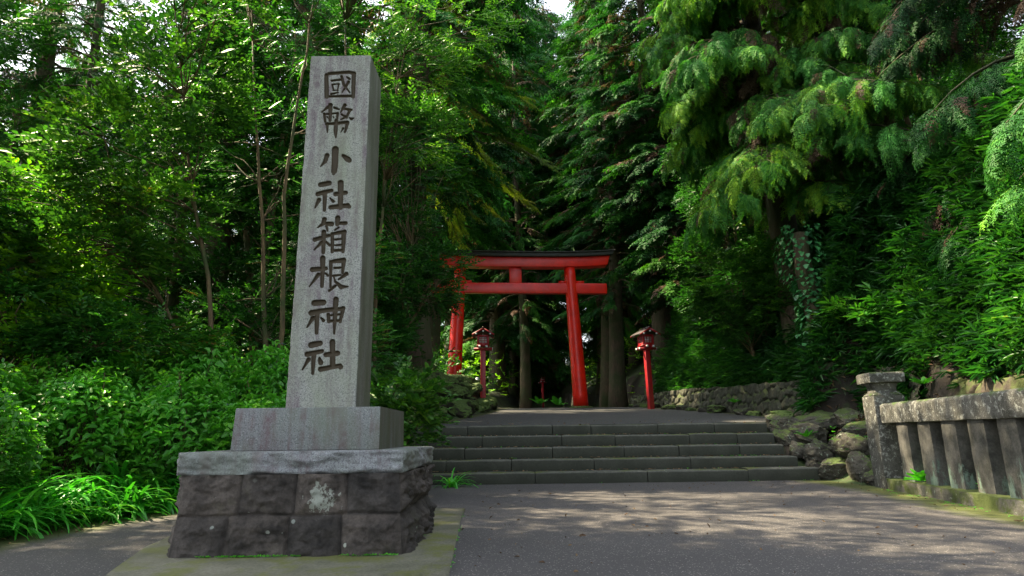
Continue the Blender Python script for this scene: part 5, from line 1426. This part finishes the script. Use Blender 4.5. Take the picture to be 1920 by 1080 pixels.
mb = MB(); zz = np.linspace(iv.location.z - .3, 5.2, 9); tube(mb, np.stack([6.75 + .18 * np.sin(zz), 13.6 + 0 * zz, zz], -1), np.linspace(.28, .16, 9), 10)
link("stump", mb.mesh("stump", True), MT['bark'], iv, loc=(-6.75, -13.6, -iv.location.z))

# small weeds along joints
r = np.random.default_rng(61); mb = MB()
def weed(x, y, z, s):
    for j in range(r.integers(3, 8)):
        v, q = leafpoly(s * r.uniform(.7, 1.3), s * .6, .1, .1, .5)
        mb.add(v @ rotm(r.uniform(-.4, .4), -r.uniform(.1, .9), r.uniform(0, 6.28)).T + np.array([x + r.normal(0, s * .6), y + r.normal(0, s * .5), z]), q, None, r.uniform(0, 1))
for k in range(150):
    x = r.uniform(-2.3, -.8); 
    if fbm(np.array([[x * 3, 2, 0]]), 2)[0] < -.15: continue
    weed(x, 4.50 - .008 * r.uniform(0, 2), .03, .014)
for k in range(20): weed(-.76 + r.normal(0, .01), r.uniform(4.6, 6), .03, .014)
for k in range(20):
    yy = r.uniform(4.2, 7.0); weed(-.40 - .05 * (yy - 4), yy, .0, .016)
for i in range(5):
    for k in range(9): weed(r.uniform(-1, rends[i] - .05) if k < 4 else r.uniform(3.6, rends[i]), 10.99 + .36 * i, zs[i] + .004, .028)
for k in range(70):
    yy = r.uniform(5.8, 9.1); weed(Rx(yy) - .06 - abs(r.normal(0, .10)), yy, .0, .014)
for k in range(26): weed(5.3 + r.uniform(0, .9), r.uniform(10, 12.4), .35 + r.uniform(0, .6), .04)
o = link("small_weeds", mb.mesh("weeds"), MT['fern']); tag(o, "tiny green weeds in the joints of the plinth, steps and fence", "weeds", None, "stuff")

# ------------------------------------------------------------------ a visitor far up the path
def person(loc, rz):
    P = empty("person", loc, rz, "person in a pale shirt and light hat walking up the path behind the left lantern", "person")
    J = {'pel': (0, 0, .92), 'chest': (0, .02, 1.30), 'neck': (0, .01, 1.44), 'head': (0, -.01, 1.56), 'top': (0, 0, 1.66),
         'shl': (.18, .02, 1.38), 'ell': (.24, .05, 1.12), 'hal': (.23, -.06, .90), 'shr': (-.18, .02, 1.38), 'elr': (-.24, .02, 1.12), 'har': (-.24, -.02, .88),
         'hil': (.09, 0, .88), 'knl': (.10, -.10, .50), 'anl': (.10, -.05, .09), 'tol': (.10, -.19, .04), 'hir': (-.09, 0, .88), 'knr': (-.10, .06, .49), 'anr': (-.10, .20, .11), 'tor': (-.10, .10, .04)}
    rad = {'pel': .14, 'chest': .15, 'neck': .055, 'head': .095, 'top': .07, 'shl': .06, 'shr': .06, 'ell': .042, 'elr': .042, 'hal': .03, 'har': .03, 'hil': .085, 'hir': .085, 'knl': .055, 'knr': .055, 'anl': .04, 'anr': .04, 'tol': .032, 'tor': .032}
    E_ = [('pel', 'chest'), ('chest', 'neck'), ('neck', 'head'), ('head', 'top'), ('chest', 'shl'), ('shl', 'ell'), ('ell', 'hal'), ('chest', 'shr'), ('shr', 'elr'), ('elr', 'har'), ('pel', 'hil'), ('hil', 'knl'), ('knl', 'anl'), ('anl', 'tol'), ('pel', 'hir'), ('hir', 'knr'), ('knr', 'anr'), ('anr', 'tor')]
    names = list(J); me = bpy.data.meshes.new("body")
    me.from_pydata([J[n_] for n_ in names], [(names.index(a), names.index(b)) for a, b in E_], [])
    o = link("body", me, None, P)
    m1 = o.modifiers.new("skin", 'SKIN'); 
    for i, n_ in enumerate(names): me.skin_vertices[0].data[i].radius = (rad[n_], rad[n_])
    me.skin_vertices[0].data[0].use_root = True
    m2 = o.modifiers.new("sub", 'SUBSURF'); m2.levels = 2; m2.render_levels = 2
    m_, nt, bs, out = new_mat("clothed figure")
    s_ = N(nt, "ShaderNodeSeparateXYZ"); nt.links.new(obj_co(nt), s_.inputs[0])
    c = ramp(nt, mth(nt, 'DIVIDE', s_.outputs[2], 1.8), [(0.0, (.05, .05, .06)), (.52, (.06, .06, .08)), (.53, (.48, .45, .45)), (.79, (.48, .45, .45)), (.80, (.45, .27, .19)), (1.0, (.45, .27, .19))], 'CONSTANT')
    nt.links.new(c, bs.inputs["Base Color"]); bs.inputs["Roughness"].default_value = .8; me.materials.append(m_)
    mb = MB(); th = np.linspace(0, 2 * np.pi, 18, endpoint=False); V = []
    for rr, z in ((.155, 1.615), (.16, 1.605), (.108, 1.63), (.105, 1.68), (.085, 1.73), (.03, 1.755)): V += [(math.cos(t) * rr, math.sin(t) * rr, z) for t in th]
    q = [(i * 18 + k, i * 18 + (k + 1) % 18, (i + 1) * 18 + (k + 1) % 18, (i + 1) * 18 + k) for i in range(5) for k in range(18)]
    mb.add(V, q); link("hat", mb.mesh("hat", True), MT['white'], P)
person((-1.88, 33.0, float(U(33)) - .12), RAD(200))

# ------------------------------------------------------------------ trees added out of view left of the frame to shade and dapple the asphalt
GO = "unseen shade evergreens added left of the camera"
for k, (x, y, s) in enumerate([(-6.0, 4.6, .95), (-11.4, 7.4, 1.1), (-8.6, 5.6, 1.0), (-7.6, 3.0, .9), (-8.4, -.6, .95), (-15.5, 5.0, 1.25), (-13, 0.5, 1.25), (-8.8, -5, 1.0), (-6.0, 1.0, .85)]):
    put_tree("evergreen_tree", e_shade, (None, None), (x, y, Ts(x, y) - .1), r_.uniform(0, 6.28), s, "unseen high crowned evergreen added left of the camera to dapple the asphalt", GO)
shade_tree = broad_tree(214, [stem(-6.9, 4.6, [(-6.4, 5.2, 5.5), (-4.6, 6.9, 9.6), (-3.0, 7.6, 10.4)])],  # leaning crown added and shaped to shade the asphalt
    [(-4.0, 7.8, 10.2, 1.5, 1.3, .5, 2), (-2.7, 7.6, 10.4, 1.4, 1.5, .5, 3), (-2.9, 5.6, 9.8, 1.3, 1.4, .5, 3), (-4.2, 5.4, 9.7, 1.2, 1.2, .5, 1)], 'camfar', 620, 1.2, 50, stem_r=.11, shell=.1)
put_tree("evergreen_tree", shade_tree, (TW, MT['darkleaf']), (0, 0, 0), 0, 1, "leaning evergreen added left of the camera, arching over to shade the asphalt", None)
print("TRIS", sum(len(o.data.polygons) for o in S.objects if o.type == 'MESH'), "unique", sum(len(m.polygons) for m in bpy.data.meshes))
